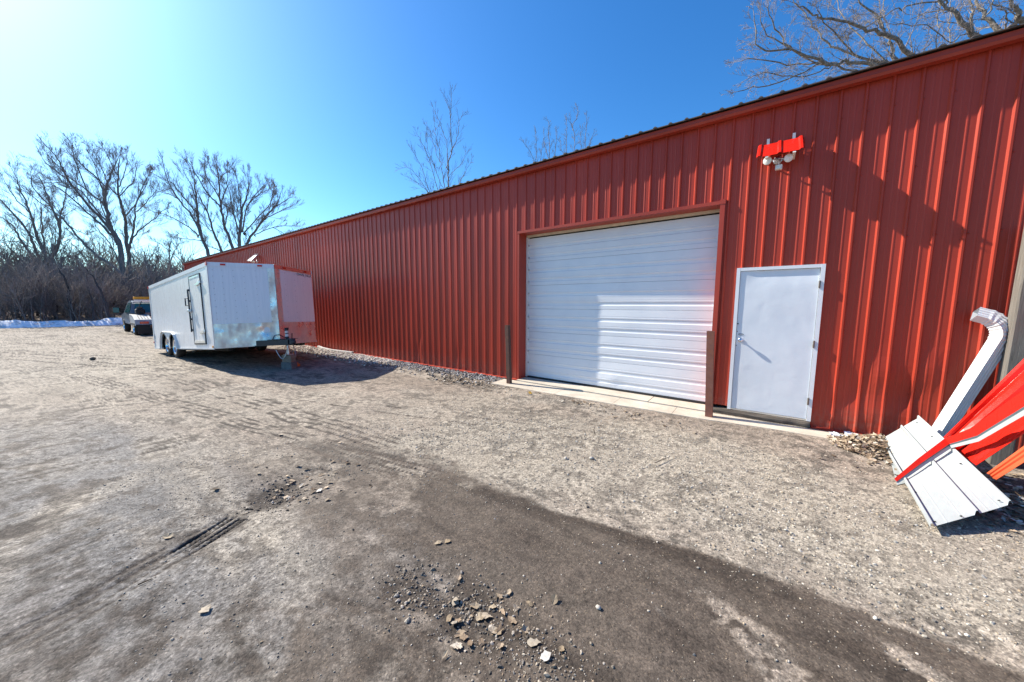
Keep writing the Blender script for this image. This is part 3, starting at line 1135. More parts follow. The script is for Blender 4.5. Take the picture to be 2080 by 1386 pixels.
def siding():
    mb = bd.mb()
    xs = breaks(WX0, WX1)
    for ed in (GX0, GX1, DX0, DX1):
        xs.append(ed)
    xs = sorted(xs)
    idx = {}

    def vid(x, z):
        k = (round(x, 4), round(z, 4))
        if k not in idx:
            idx[k] = len(mb.v)
            wave = .0018 * sin(x * 3.1 + z * 1.3) + .0012 * sin(x * 7.7 - z * 2.1)
            dd = dent(x, z) if (z < 1.6 and (x > .3 or x < -5) and x < 2.2) else 0
            mb.v.append((x, WY - prof(x) + wave + dd, z))
        return idx[k]
    fine = [.03, .12, .2, .28, .36, .44, .52, .6, .68, .76, .84, .92, 1.0, 1.1, 1.25, 1.45]
    for a, b in zip(xs[:-1], xs[1:]):
        if b - a < 1e-5:
            continue
        m = (a + b) / 2
        zs = (fine if (.3 < m < 2.2 or -8.6 < m < -5.6) else [.03, .8, 1.45]) + [2.28, 3.27, ZT + .05]
        if GX0 < m < GX1:
            zs = [GZ1, ZT + .05]
        elif DX0 < m < DX1:
            zs = [DZ1, 3.27, ZT + .05]
        elif GX1 < m < DX0:
            zs = [.17] + [z for z in zs if z > .2]
        for z0, z1 in zip(zs[:-1], zs[1:]):
            mb.f.append((vid(a, z0), vid(b, z0), vid(b, z1), vid(a, z1)))
            mb.sm.append(False)
    # rows of screws on the ribs
    for zrow in (.30, .95, 1.75, 2.55, 3.35, 4.1):
        i0 = int((-14 - RIB0) / PER)
        for i in range(i0, i0 + 78):
            x = RIB0 + i * PER + .052
            if (GX0 - .08 < x < GX1 + .08 and zrow < GZ1 + .1) or (DX0 - .05 < x < DX1 + .05 and zrow < DZ1 + .1):
                continue
            z = zrow + rnd.uniform(-.012, .012)
            mb.lathe([(.0085, 0), (.0085, .003), (.005, .006), (.0001, .006)], (x, WY - .001, z), (0, -1, 0), 6, False)
    return bd.part(mb, 'wall', 'red')


siding()
# other three walls
mb = bd.mb()
BY = 18.2
for x in (WX0, WX1):
    sg = -1 if x < 0 else 1
    pts = [(x, WY + .01, 0), (x, BY, 0), (x, BY, ZT), (x, (WY + BY) / 2, ZT + 1.45), (x, WY + .01, ZT)]
    mb.prism(pts, (-.02 * sg, 0, 0))
    for i in range(int((BY - WY) / PER)):
        y = WY + .1 + i * PER
        mb.box((x + (0 if sg > 0 else -.018), y, .03), (x + (.018 if sg > 0 else 0), y + .035, ZT - .02))
mb.box((WX0, BY, 0), (WX1, BY + .02, ZT))
bd.part(mb, 'wall', 'red')
# roof sheet with ribs whose ends show at the eave
mb = bd.mb()
EY, EZ = 6.03, 4.535
RY = (WY + BY) / 2
RZ = EZ + (RY - EY) * .25
mb.prism([(WX0 - .1, EY, EZ), (WX0 - .1, RY, RZ), (WX0 - .1, BY + .17, EZ), (WX0 - .1, BY + .17, EZ - .012), (WX0 - .1, RY, RZ - .012), (WX0 - .1, EY, EZ - .012)], (WX1 - WX0 + .2, 0, 0))
rf = bd.part(mb, 'roof', 'roof')
mb = bd.mb()
i0 = int((WX0 - RIB0) / PER) + 1
for i in range(i0, i0 + int((WX1 - WX0) / PER)):
    x = RIB0 + i * PER + .1
    h = .020
    for (ya, za, yb, zb) in ((EY - .006, EZ + .001, RY, RZ + .001),):
        mb.add([(x - .03, ya, za), (x - .012, ya, za + h), (x + .012, ya, za + h), (x + .03, ya, za), (x - .03, yb, zb), (x - .012, yb, zb + h), (x + .012, yb, zb + h), (x + .03, yb, zb)],
               [(0, 3, 2, 1), (4, 5, 6, 7), (0, 1, 5, 4), (1, 2, 6, 5), (2, 3, 7, 6)])
o = mb.build('roof_ribs', 'roof', rf)
# eave trim: boxed fascia
mb = bd.mb()
mb.prism([(WX0 - .06, WY - .03, 4.425), (WX0 - .06, WY - .115, 4.425), (WX0 - .06, WY - .13, 4.455), (WX0 - .06, WY - .115, 4.462), (WX0 - .06, WY - .115, 4.515), (WX0 - .06, WY - .03, 4.515)], (WX1 - WX0 + .12, 0, 0))
bd.part(mb, 'eave_trim', 'red_trim', recalc=True)
# base trim, interrupted by the two openings
mb = bd.mb()
for a, b in ((WX0, GX0 - .0), (DX1 + .005, WX1)):
    mb.prism([(a, WY + .02, .0), (a, WY - .045, .03), (a, WY - .045, .055), (a, WY - .026, .068), (a, WY + .02, .068)], (b - a, 0, 0))
bd.part(mb, 'base_trim', 'base_trim', recalc=True)
# corner trim at the far end
mb = bd.mb()
mb.box((WX0 - .03, WY - .035, .05), (WX0 + .09, WY + .1, 4.42))
bd.part(mb, 'corner_trim', 'red_trim')

# ---- garage door opening
GD = WY + .282     # face of the garage door
for nm, x0, x1 in (('jamb_trim', GX0 - .035, GX0 + .035), ('jamb_trim', GX1 - .012, GX1 + .04)):
    mb = bd.mb()
    if x0 < -2:
        mb.box((GX0 - .03, WY - .034, .04), (GX0 + .02, WY - .001, GZ1 + .02))
        mb.box((GX0 + .005, WY + .0, .04), (GX0 + .02, GD + .06, GZ1))
    else:
        mb.box((GX1 - .02, WY - .034, .09), (GX1 + .045, WY - .001, GZ1 + .04))
        mb.box((GX1 - .02, WY + .0, .06), (GX1 - .005, GD + .06, GZ1))
    bd.part(mb, nm, 'red_trim')
mb = bd.mb()
mb.box((GX0 - .03, WY - .038, GZ1 - .03), (GX1 + .05, WY - .005, GZ1 + .02))
mb.box((GX0 + .021, WY - .004, GZ1 - .03), (GX1 - .021, GD + .06, GZ1 - .015))
bd.part(mb, 'head_trim', 'red_trim')
mb = bd.mb()   # cream stop strips around the door
mb.box((GX0 + .021, GD - .035, GZ1 - .075), (GX1 - .021, GD + .04, GZ1 - .031))
bd.part(mb, 'weather_strip', 'cream')
mb = bd.mb()
mb.box((GX0 + .021, GD - .045, .09), (GX0 + .055, GD + .05, GZ1 - .076))
bd.part(mb, 'weather_strip', 'white_vinyl')
mb = bd.mb()
mb.box((GX1 - .045, GD - .01, .09), (GX1 - .021, GD + .05, GZ1 - .076))
bd.part(mb, 'weather_strip', 'white_vinyl')


def garage_door():
    x0, x1 = GX0 + .056, GX1 - .046
    zb, zt = .105, GZ1 - .10
    ns = 6
    hs_ = (zt - zb) / ns
    pr = []          # (z, depth towards the viewer)
    for i in range(ns):
        z = zb + i * hs_
        pr += [(z, -.012), (z + .004, 0), (z + hs_ * .13, 0)]
        for q in (.22, .60):
            pr += [(z + hs_ * (q - .075), .0), (z + hs_ * (q - .045), -.0085), (z + hs_ * (q + .045), -.0085), (z + hs_ * (q + .075), 0)]
            pr += [(z + hs_ * (q + .115), 0), (z + hs_ * (q + .122), -.003), (z + hs_ * (q + .135), -.003), (z + hs_ * (q + .142), 0)]
        pr += [(z + hs_ * .90, 0), (z + hs_ - .004, 0), (z + hs_, -.012)]
    pr = sorted(set(pr))
    xs = np.linspace(x0, x1, 44)
    mb = bd.mb()
    for z, d in pr:
        for x in xs:
            b = .006 * sin((x - x0) / (x1 - x0) * pi) * sin(((z - zb) % hs_) / hs_ * pi)
            b += .012 * math.exp(-((x + 2.35) / .25) ** 2 - ((z - .28) / .12) ** 2) - .009 * math.exp(-((x + 2.2) / .14) ** 2 - ((z - .22) / .08) ** 2)
            b += .007 * math.exp(-((x + 2.8) / .5) ** 2 - ((z - 1.95) / .12) ** 2)
            b += .003 * (vnoise(np.array(x * 1.7), np.array(z * 2.3), 4) - .5)
            mb.v.append((x, GD - d - b, z))
    m = len(xs)
    for i in range(len(pr) - 1):
        for j in range(m - 1):
            mb.f.append((i * m + j, i * m + j + 1, (i + 1) * m + j + 1, (i + 1) * m + j))
            mb.sm.append(False)
    g = bd.part(mb, 'garage_door', 'garage_white')
    mb = bd.mb()
    mb.box((x0, GD - .02, .07), (x1, GD + .03, .104))
    mb.build('bottom_seal', 'black', g)
    mb = bd.mb()   # bottom edge brackets and hinge pins along the left track
    for z in np.linspace(.4, 3.0, 11):
        mb = bd.mb()
        mb.box((GX0 + .056, GD - .022, z), (GX0 + .085, GD - .004, z + .03))
        mb.build('track_bracket', 'steel', g)
    # dark space above
    mb = bd.mb()
    mb.box((GX0 + .02, GD + .045, .05), (GX1 - .02, GD + .07, GZ1))
    mb.build('backing', 'dark', g)


def m_garage():
    s = NT('white_garage_enamel')
    n = s.noise(s.coord(), 2, 5, .6)
    c = s.mix((.66, .69, .73), (.74, .76, .78), s.ramp(n, [(.3, 0), (.7, 1)]))
    g = s.ramp(s.noise(s.coord((1, 1, 3)), 7, 6, .75), [(.6, 0), (.8, 1)])
    c = s.mix(c, (.55, .54, .53), s.math('MULTIPLY', g, .3))
    s.set(c, .36, 0, .5)
    s.bump(s.noise(s.coord((1, 1, 14)), 3, 3, .5), .08, .01)
    return s.m


MAT['garage_white'] = m_garage()
garage_door()

# ---- entry door
FY = WY - .030
mb = bd.mb()
fr = .045
mb.box((DX0, FY, DZ0), (DX0 + fr, WY + .08, DZ1))
mb.box((DX1 - fr, FY, DZ0), (DX1, WY + .08, DZ1))
mb.box((DX0 + fr, FY + .001, DZ1 - fr), (DX1 - fr, WY + .08, DZ1))
df = bd.part(mb, 'door_frame', 'white_paint')
mb = bd.mb()
mb.box((DX0 + fr, FY + .012, DZ0), (DX1 - fr, WY + .08, DZ0 + .02))
mb.build('threshold', 'alu_plain', df)


def m_edoor():
    s = NT('dented_white_door')
    v = s.coord()
    c = s.mix((.62, .66, .70), (.69, .72, .75), s.ramp(s.noise(v, 2.5, 5, .6), [(.3, 0), (.7, 1)]))
    sm = s.ramp(s.noise(s.coord((2, 2, 5)), 4, 7, .75), [(.62, 0), (.8, 1)])
    c = s.mix(c, (.45, .46, .48), s.math('MULTIPLY', sm, .3))
    s.set(c, .45, 0, .5)
    p = s.bump(s.noise(v, 5.0, 3, .5, .5), .22, .012)
    s.bump(s.noise(s.coord((1, 1, 1)), 1.8, 2, .5), .35, .03, p)
    return s.m


MAT['entry_white'] = m_edoor()
# door leaf as a slightly buckled sheet
mb = bd.mb()
LX0, LX1, LZ0, LZ1 = DX0 + fr + .005, DX1 - fr - .004, DZ0 + .024, DZ1 - fr - .005
DYF = FY + .013
nx_, nz_ = 26, 46
for i in range(nz_):
    for j in range(nx_):
        x = LX0 + (LX1 - LX0) * j / (nx_ - 1)
        z = LZ0 + (LZ1 - LZ0) * i / (nz_ - 1)
        e = min(1, min(j, nx_ - 1 - j, i, nz_ - 1 - i) / 3)
        b = .005 * (fbm(np.array(x * 3.1), np.array(z * 2.7), 8, 3) - .5) * e
        top = .030 * math.exp(-((z - LZ1) / .16) ** 2) * sstep(np.array(x), LX0 + .02, LX0 + .25)
        mb.v.append((x, DYF + float(b) + float(top) * .55, z))
for i in range(nz_ - 1):
    for j in range(nx_ - 1):
        mb.f.append((i * nx_ + j, i * nx_ + j + 1, (i + 1) * nx_ + j + 1, (i + 1) * nx_ + j))
        mb.sm.append(True)
dr = bd.part(mb, 'entry_door', 'entry_white')
mb = bd.mb()
mb.box((DX0 + fr, WY + .05, DZ0), (DX1 - fr, WY + .07, DZ1 - fr))
bd.part(mb, 'door_core', 'dark')
kx = aty(1503.6, 691.4, DYF - .03)
mb = bd.mb()
mb.lathe([(.0001, -.001), (.032, -.001), (.032, .004), (.026, .01), (.012, .014), (.011, .034), (.02, .038), (.027, .05), (.026, .06), (.018, .068), (.0001, .07)], (kx[0], DYF, kx[2]), (0, -1, 0), 20)
mb.build('door_knob', 'chrome', dr)
for z_, r_ in ((.13, .006), (.245, .010), (-.085, .006)):
    mb = bd.mb()
    mb.lathe([(.0001, .0035), (r_, .0035), (r_, .001)], (kx[0] - .045, DYF - .002, kx[2] + z_), (0, -1, 0), 10)
    mb.build('screw_hole', 'dark', dr)
sk = aty(1505, 679.5, DYF)
mb = bd.mb()
n_ = 28
for r0, r1 in (((.034, .017), (.028, .0125)),):
    vs = [(sk[0] + a_ * cos(2 * pi * i / n_), DYF - .0035, sk[2] + b_ * sin(2 * pi * i / n_)) for a_, b_ in (r0, r1) for i in range(n_)]
    mb.add(vs, [(i, (i + 1) % n_, n_ + (i + 1) % n_, n_ + i)[::-1] for i in range(n_)])
for i in range(5):
    mb.box((sk[0] - .020 + i * .0085, DYF - .0045, sk[2] - .003), (sk[0] - .0145 + i * .0085, DYF - .0035, sk[2] + .005))
mb.build('oval_sticker', 'blue_ink', dr)
for py in (578, 700, 816):
    h = aty(1667 - (py - 578) * .094, py, FY)
    mb = bd.mb()
    x = LX1 + .003
    mb.tube([(x, FY - .006, h[2] - .05), (x, FY - .006, h[2] + .05)], .0075, 8)
    for q in (-.045, -.015, .015):
        mb.tube([(x, FY - .007, h[2] + q), (x, FY - .007, h[2] + q + .028)], .0105, 8)
    mb.build('hinge', 'hinge_steel', dr)
# weathered timber sill under the entry door
mb = bd.mb()
ns_ = 40
ring = []
for i in range(ns_ + 1):
    x = GX1 + .05 + (DX1 - GX1 - .055) * i / ns_
    a_ = .012 * (vnoise(np.array(x * 9), np.array(0.3), 3) - .5)
    b_ = .018 * (vnoise(np.array(x * 7), np.array(2.3), 5) - .5)
    for y, z in ((WY - .045 + b_, .045), (WY - .05 + b_, .085 + a_), (WY - .04 + b_ * .6, .122 + a_), (WY + .06, .128)):
        mb.v.append((x, float(y), float(z)))
for i in range(ns_):
    for k in range(3):
        mb.f.append((i * 4 + k, (i + 1) * 4 + k, (i + 1) * 4 + k + 1, i * 4 + k + 1))
        mb.sm.append(False)
mb.box((GX1 + .05, WY + .061, .04), (DX1, WY + .08, .13))
bd.part(mb, 'door_sill', 'sill_wood')

# ------------------------------------------------------------------ concrete apron
mb = MB()
zt_ = .045
fa, fb = gnd(1000, 779, zt_), gnd(1705, 895, zt_)
front = [(fa[0] - .05, fa[1]), (-3.4, 5.60), (-2.6, 5.62), (-1.6, 5.66), (-.6, 5.70), (.2, 5.80), (fb[0], fb[1])]
ox, oy = [], []
joints = [fa[0] - .05, -3.15, -2.02, -1.08, fb[0]]
for i, (a, b) in enumerate(zip(joints[:-1], joints[1:])):
    g_ = .003
    fx = [p[0] for p in front]
    fy = [p[1] for p in front]
    xs_ = np.linspace(a + g_, b - g_, 12)
    ftop = [(x, float(np.interp(x, fx, fy)) + .012 * (float(vnoise(np.array(x * 5), np.array(1.1), 7)) - .5)) for x in xs_]
    back = [(x, 6.07) for x in xs_]
    vs = [(x, y, zt_) for x, y in ftop] + [(x, y, zt_ + .006) for x, y in back] + [(x, y - .012, -.08) for x, y in ftop]
    m = len(xs_)
    mb.add(vs, [(j, j + 1, m + j + 1, m + j) for j in range(m - 1)] + [(2 * m + j, 2 * m + j + 1, j + 1, j) for j in range(m - 1)] + [(0, m, 2 * m), (m - 1, 3 * m - 1, 2 * m - 1)])
o = mb.build('pavement', 'concrete')
tag(o, 'narrow concrete apron slab with joints in front of the garage door', 'pavement', kind='structure')
mb = MB()
mb.box((GX0 + .02, 6.085, -.08), (-1.55, GD + .1, zt_ + .025))
mb.box((-1.54, 6.085, -.08), (GX1 - .02, GD + .1, zt_ + .022))
o = mb.build('pavement', 'concrete')
tag(o, 'concrete sill slab directly under the garage door', 'pavement', kind='structure')

# bollards
for (px, pyt, pyb, Y_, mt, w_, lab) in ((1037.5, 660, 779, 5.93, 'dark_rust_post', .085, 'dark rusty square steel bollard at the left edge of the garage door'), (1443, 672, 846, 5.95, 'rust_post', .095, 'brown rusty square steel bollard between garage door and entry door')):
    a, b = aty(px, pyt, Y_), gnd(px - 3, pyb, zt_)
    x, y = b[0], b[1]
    h = a[2]
    tl = np.array([(a[0] - x) * .8, .0, 0])
    mb = MB()
    hw = w_ / 2
    bot = [(-hw, -hw), (hw, -hw), (hw, hw), (-hw, hw)]
    t_ = .008
    vs = [(p[0], p[1], 0) for p in bot] + [(p[0] + tl[0], p[1], h - zt_) for p in bot] + [(p[0] * .8 + tl[0], p[1] * .8, h - zt_) for p in bot] + [(p[0] * .8 + tl[0], p[1] * .8, h - .2) for p in bot]
    mb.add(vs, [(i, (i + 1) % 4, 4 + (i + 1) % 4, 4 + i) for i in range(4)] + [(4 + i, 4 + (i + 1) % 4, 8 + (i + 1) % 4, 8 + i) for i in range(4)] + [(8 + i, 8 + (i + 1) % 4, 12 + (i + 1) % 4, 12 + i) for i in range(4)] + [(12, 13, 14, 15)])
    o = mb.build('bollard', mt)
    o.location = (x, y, zt_ - .002)
    tag(o, lab, 'bollard', 'steel bollards beside the garage door')

# ------------------------------------------------------------------ flood lights with hoods


def ribbed(P1, P2, P3, P4, ribs, hgt, nseg=10, mb=None, warp=0, wid=None, seed=1):
    """ribbed sheet: P1-P2 is the near edge (u 0..1), P4-P3 the far edge; ribs at u positions"""
    P1, P2, P3, P4 = [np.array(p, float) for p in (P1, P2, P3, P4)]
    n = np.cross(P2 - P1, P4 - P1)
    n /= np.linalg.norm(n)
    if n[2] < 0:
        n = -n
    W_ = np.linalg.norm(P2 - P1)
    us = [(0, 0), (1, 0)]
    for r in ribs:
        for d_, h_ in ((-.030, 0), (-.012, 1), (.012, 1), (.030, 0)):
            us.append((r + d_ / W_, h_))
    us = [u for u in us if -.001 <= u[0] <= 1.05]
    for i, r in enumerate(ribs[:-1] if hgt != .034 else []):
        for q in (1 / 3, 2 / 3):
            c = r + (ribs[i + 1] - r) * q
            for d_, h_ in ((-.012, 0), (-.004, .035), (.004, .035), (.012, 0)):
                us.append((c + d_ / W_, h_))
    us = sorted(us)
    vs = []
    for j in range(nseg + 1):
        v = j / nseg
        for u, h_ in us:
            p = (P1 * (1 - u) + P2 * u) * (1 - v) + (P4 * (1 - u) + P3 * u) * v
            wv = warp * (sin(v * 5 + seed) * sin(u * 3.3 + seed * 2))
            vs.append(p + n * (h_ * hgt + wv))
    m = len(us)
    fs = [(j * m + i, j * m + i + 1, (j + 1) * m + i + 1, (j + 1) * m + i) for j in range(nseg) for i in range(m - 1)]
    mb.add(vs, fs)
    return n


def flood(base_px, Yw, hood_mat, label, k=1.0, far=False, pts=None):
    BL, BR, TR, TL = pts
    ctr = (np.array(BL) + np.array(BR)) / 2
    t = T('flood_light', (ctr[0], WY, ctr[2] - .1), label, 'light', None)
    mb = t.mb()
    ribbed(BL, BR, TR, TL, [.06, .5, .95], .018, 2, mb)
    hd = t.part(mb, 'hood', hood_mat)
    # underside skin a few millimetres behind so that the hood has thickness
    Wd = np.array(BR) - np.array(BL)
    for u in (.23, .80):
        p0 = np.array(TL) * (1 - u) + np.array(TR) * u
        p1 = np.array(BL) * (1 - u) + np.array(BR) * u
        d = (p1 - p0) / np.linalg.norm(p1 - p0)
        a = p0 + np.array([0, .012, .075])
        b = p1 + d * .035 + np.array([0, .012, 0])
        mb = t.mb()
        e = Wd / np.linalg.norm(Wd) * .016
        th = np.array([0, .004, 0])
        m_ = p0 + np.array([0, .012, 0])
        mb.prism([a - e, a + e, m_ + e, m_ - e], th)
        mb.prism([m_ - e, m_ + e, b + e, b - e], th)
        c = b - d * .01
        mb.prism([c - e, c + e, c + e + np.array([0, WY - c[1], 0]), c - e + np.array([0, WY - c[1], 0])], (0, 0, .004))
        t.part(mb, 'bracket', 'white_plastic', recalc=True)
    return t, ctr, hd


hp = lambda px, py, Y: aty(px, py, Y)
t, ctr, hd = flood(None, WY, 'fresh_red', 'red hooded twin floodlight on the wall above the white entry door', pts=(hp(1536, 321, 5.90), hp(1634.5, 302, 5.90), hp(1632, 277, 6.155), hp(1540, 298, 6.155)))


def lamp_set(t, jc, l1, l2, sn, s=1.0):
    jc, l1, l2, sn = [np.array(p) for p in (jc, l1, l2, sn)]
    mb = t.mb()
    mb.lathe([(.0001, .05), (.045, .05), (.055, .04), (.055, 0)], (jc[0], WY - .005, jc[2]), (0, -1, 0), 18)
    mb.tube([jc + np.array([-.01, .05, 0]), jc, (jc + l1) / 2 + np.array([0, .01, 0]), l1 + np.array([.02, .06, .01])], .013, 8)
    mb.tube([jc + np.array([.01, .05, 0]), jc, (jc + l2) / 2 + np.array([0, .01, 0]), l2 + np.array([-.02, .06, .01])], .013, 8)
    t.part(mb, 'junction_box', 'steel')
    for l, ax in ((l1, (-.35, -.85, -.25)), (l2, (.45, -.8, -.2))):
        ax = np.array(ax) / np.linalg.norm(ax)
        mb = t.mb()
        mb.lathe([(.018, -.085), (.022, -.05), (.05, -.012), (.052, 0), (.049, .003)], l, ax, 18)
        hh = t.part(mb, 'lamp_head', 'white_plastic')
        mb = t.mb()
        mb.lathe([(.049, .003), (.03, .011), (.0001, .015)], l, ax, 18)
        mb.build('lens', 'glass_lens', hh)
    mb = t.mb()
    mb.tube([jc + np.array([0, 0, -.02]), sn + np.array([0, .02, .03])], .012, 6)
    mb.bbox(sn + np.array([-.038, -.02, -.045]), sn + np.array([.038, .03, .02]), .008)
    ms = t.part(mb, 'motion_sensor', 'white_plastic')
    mb = t.mb()
    mb.bbox(sn + np.array([-.028, -.026, -.038]), sn + np.array([.028, -.0205, -.008]), .004)
    mb.build('sensor_window', 'glass_lens', ms)


lamp_set(t, hp(1580, 322, 6.08), hp(1558.5, 327, 6.0), hp(1602, 321, 6.0), hp(1582, 338, 6.05))
# second one far along the wall above the trailer
P = lambda px, py, Y: aty(px, py, Y)
t2, c2, _ = flood(None, WY, 'white_vinyl', 'small white hooded floodlight on the red wall above the trailer roof', pts=(P(502, 530, 5.86), P(511, 530, 5.86), P(523, 518.5, 6.12), P(517, 518.5, 6.12)))
cc2 = P(516, 531, 6.05)
lamp_set(t2, cc2, cc2 + np.array([-.14, -.05, -.02]), cc2 + np.array([.14, -.05, -.02]), cc2 + np.array([0, -.03, -.14]))

# ------------------------------------------------------------------ cargo trailer
U = np.array([.99645391, .04358913, .07196942])
Vv = np.array([-.04254748, .99896721, -.01594433])
Wv = np.array([-.0725901, .01282567, .99727939])
O = np.array([-11.17361, 2.48194, .59559])
TOFF = np.array([3.0, -1.25, .36])     # puts the root on the ground under the body
rp = O + U * -TOFF[0] + Vv * -TOFF[1] + Wv * -TOFF[2]
mt = Matrix((U, Vv, Wv)).transposed().to_4x4()
mt.translation = Vector(rp)
tr = thing('cargo_trailer', label='white enclosed cargo trailer with wedge nose and tandem wheels parked by the wall', cat='trailer', mat=mt)
TW, TL_, TN, TH = 2.5, 6.15, .594, 2.17


def tmb():
    return MB(TOFF)


def tloc(P):   # world -> trailer coordinates
    d = np.array(P) - O
    return np.array([d @ U, d @ Vv, d @ Wv])


WH = [(-4.67, .115), (-3.80, .055)]   # wheel centres (u, w)
WR = .345
AR = .40


def side_outline():
    pts = [(-TL_, 0)]
    (u0, w0), (u1, w1) = WH
    pts.append((u0 - AR, 0))
    for a in np.linspace(pi, .62, 12):
        pts.append((u0 + AR * cos(a) * .98, max(0, w0 + AR * sin(a))))
    mid = (u0 + u1) / 2
    pts.append((mid, w0 + AR * .42))
    for a in np.linspace(pi - .62, 0.02, 12):
        pts.append((u1 + AR * cos(a) * .98, max(0, w1 + AR * sin(a))))
    pts.append((u1 + AR, 0))
    pts += [(0, 0), (0, TH), (-TL_, TH)]
    return pts


import bmesh


def ngon_obj(name, polys, mat, parent, off, thick=None):
    bm = bmesh.new()
    for poly in polys:
        vs = [bm.verts.new(np.array(p) + off) for p in poly]
        bm.faces.new(vs)
    bmesh.ops.triangulate(bm, faces=bm.faces[:])
    me = bpy.data.meshes.new(name)
    bm.to_mesh(me)
    bm.free()
    me.materials.append(MAT[mat])
    o = bpy.data.objects.new(name, me)
    C.objects.link(o)
    o.parent = parent
    return o


so = side_outline()
mb = tmb()
# rear, roof, floor, inner liner
mb.add([(-TL_, 0, 0), (-TL_, TW, 0), (-TL_, TW, TH), (-TL_, 0, TH)], [(0, 1, 2, 3)[::-1]])
mb.add([(-TL_, 0, TH), (0, 0, TH), (TN, TW / 2, TH), (0, TW, TH), (-TL_, TW, TH)], [(0, 1, 2, 3, 4)])
mb.add([(-TL_, 0, 0.04), (0, 0, 0.04), (TN, TW / 2, 0.04), (0, TW, 0.04), (-TL_, TW, 0.04)], [(0, 1, 2, 3, 4)[::-1]])
body = mb.build('body', 'trailer', tr)


def low_edge(u):
    lo = 0.0
    for (uc, wc) in WH:
        q = (u - uc) / (AR * .98)
        if abs(q) < 1:
            lo = max(lo, wc + AR * math.sqrt(1 - q * q))
    mid = (WH[0][0] + WH[1][0]) / 2
    if abs(u - mid) < .12:
        lo = min(lo, WH[0][1] + AR * .42 + abs(u - mid) * 1.6)
    return lo


def side_panel(y, flip):
    us = sorted(set(list(np.linspace(-TL_, 0, 13)) + [uc + AR * .98 * cos(t) for uc, _ in WH for t in np.linspace(0, pi, 25)] + [(WH[0][0] + WH[1][0]) / 2]))
    mb = tmb()
    vs = []
    for u in us:
        lo = low_edge(u)
        vs += [(u, y, lo), (u, y, max(lo, 1.0)), (u, y, TH)]
    fs = []
    for i in range(len(us) - 1):
        for k in (0, 1):
            f = (3 * i + k, 3 * i + 3 + k, 3 * i + 4 + k, 3 * i + 1 + k)
            fs.append(f[::-1] if flip else f)
    mb.add(vs, fs)
    # seam strips with rivet rows every 4 ft
    for u in np.arange(-TL_ + .61, -.3, .61):
        if -1.75 < u < -.4:
            continue
        for w_ in np.arange(.78 if -5.3 < u < -3.1 else .1, TH - .12, .14):
            mb.lathe([(.009, -.002), (.007, .004), (.0001, .005)], (u, y, w_), (0, -1 if not flip else 1, 0), 5)
    return mb.build('side_panel', 'trailer', tr)


side_panel(0, False)
side_panel(TW, True)
mb = tmb()
mb.box((-5.3, .36, -.05), (-3.2, .38, .7))
mb.box((-5.3, TW - .38, -.05), (-3.2, TW - .36, .7))
mb.box((-5.3, .002, .62), (-3.2, .37, .64))
mb.box((-5.3, TW - .37, .62), (-3.2, TW - .002, .64))
mb.box((-TL_ + .05, .3, -.08), (-.1, .42, .03))
mb.box((-TL_ + .05, TW - .42, -.08), (-.1, TW - .3, .03))
for u in np.arange(-5.9, -.1, .61):
    mb.box((u, .05, -.03), (u + .06, TW - .05, .035))
mb.build('chassis', 'dark', tr)


def nosept(side, s, w_, out=0.0):
    """side -1 left face, +1 right face; s 0 at the outer corner .. 1 at the apex"""
    a = np.array([0, 0 if side < 0 else TW, 0.0])
    b = np.array([TN, TW / 2, 0.0])
    n = np.array([TW / 2, -TN, 0]) if side < 0 else np.array([TW / 2, TN, 0])
    n = n / np.linalg.norm(n)
    p = a + (b - a) * s + n * out
    p[2] = w_
    return p


def nose_quad(mb, side, s0, s1, w0, w1, out, nseg=1, bul=0.0):
    ss = np.linspace(s0, s1, nseg + 1)
    ws = np.linspace(w0, w1, nseg + 1)
    vs = []
    for wq in ws:
        for q in ss:
            b = 0
            if bul:
                x, y = q * 1.4, wq
                b = bul * float(fbm(np.array(x * 3.3 + side), np.array(y * 3.7), 11, 3) - .5)
                if side < 0:   # the stove-in patch near the apex
                    b -= .045 * math.exp(-((q - .80) / .10) ** 2 - ((wq - .42) / .16) ** 2)
                    b += .02 * math.exp(-((q - .68) / .06) ** 2 - ((wq - .50) / .1) ** 2)
            vs.append(nosept(side, q, wq, out + b))
    m = nseg + 1
    fs = [(i * m + j, i * m + j + 1, (i + 1) * m + j + 1, (i + 1) * m + j) for i in range(nseg) for j in range(nseg)]
    if side > 0:
        fs = [f[::-1] for f in fs]
    mb.add(vs, fs, nseg > 1)


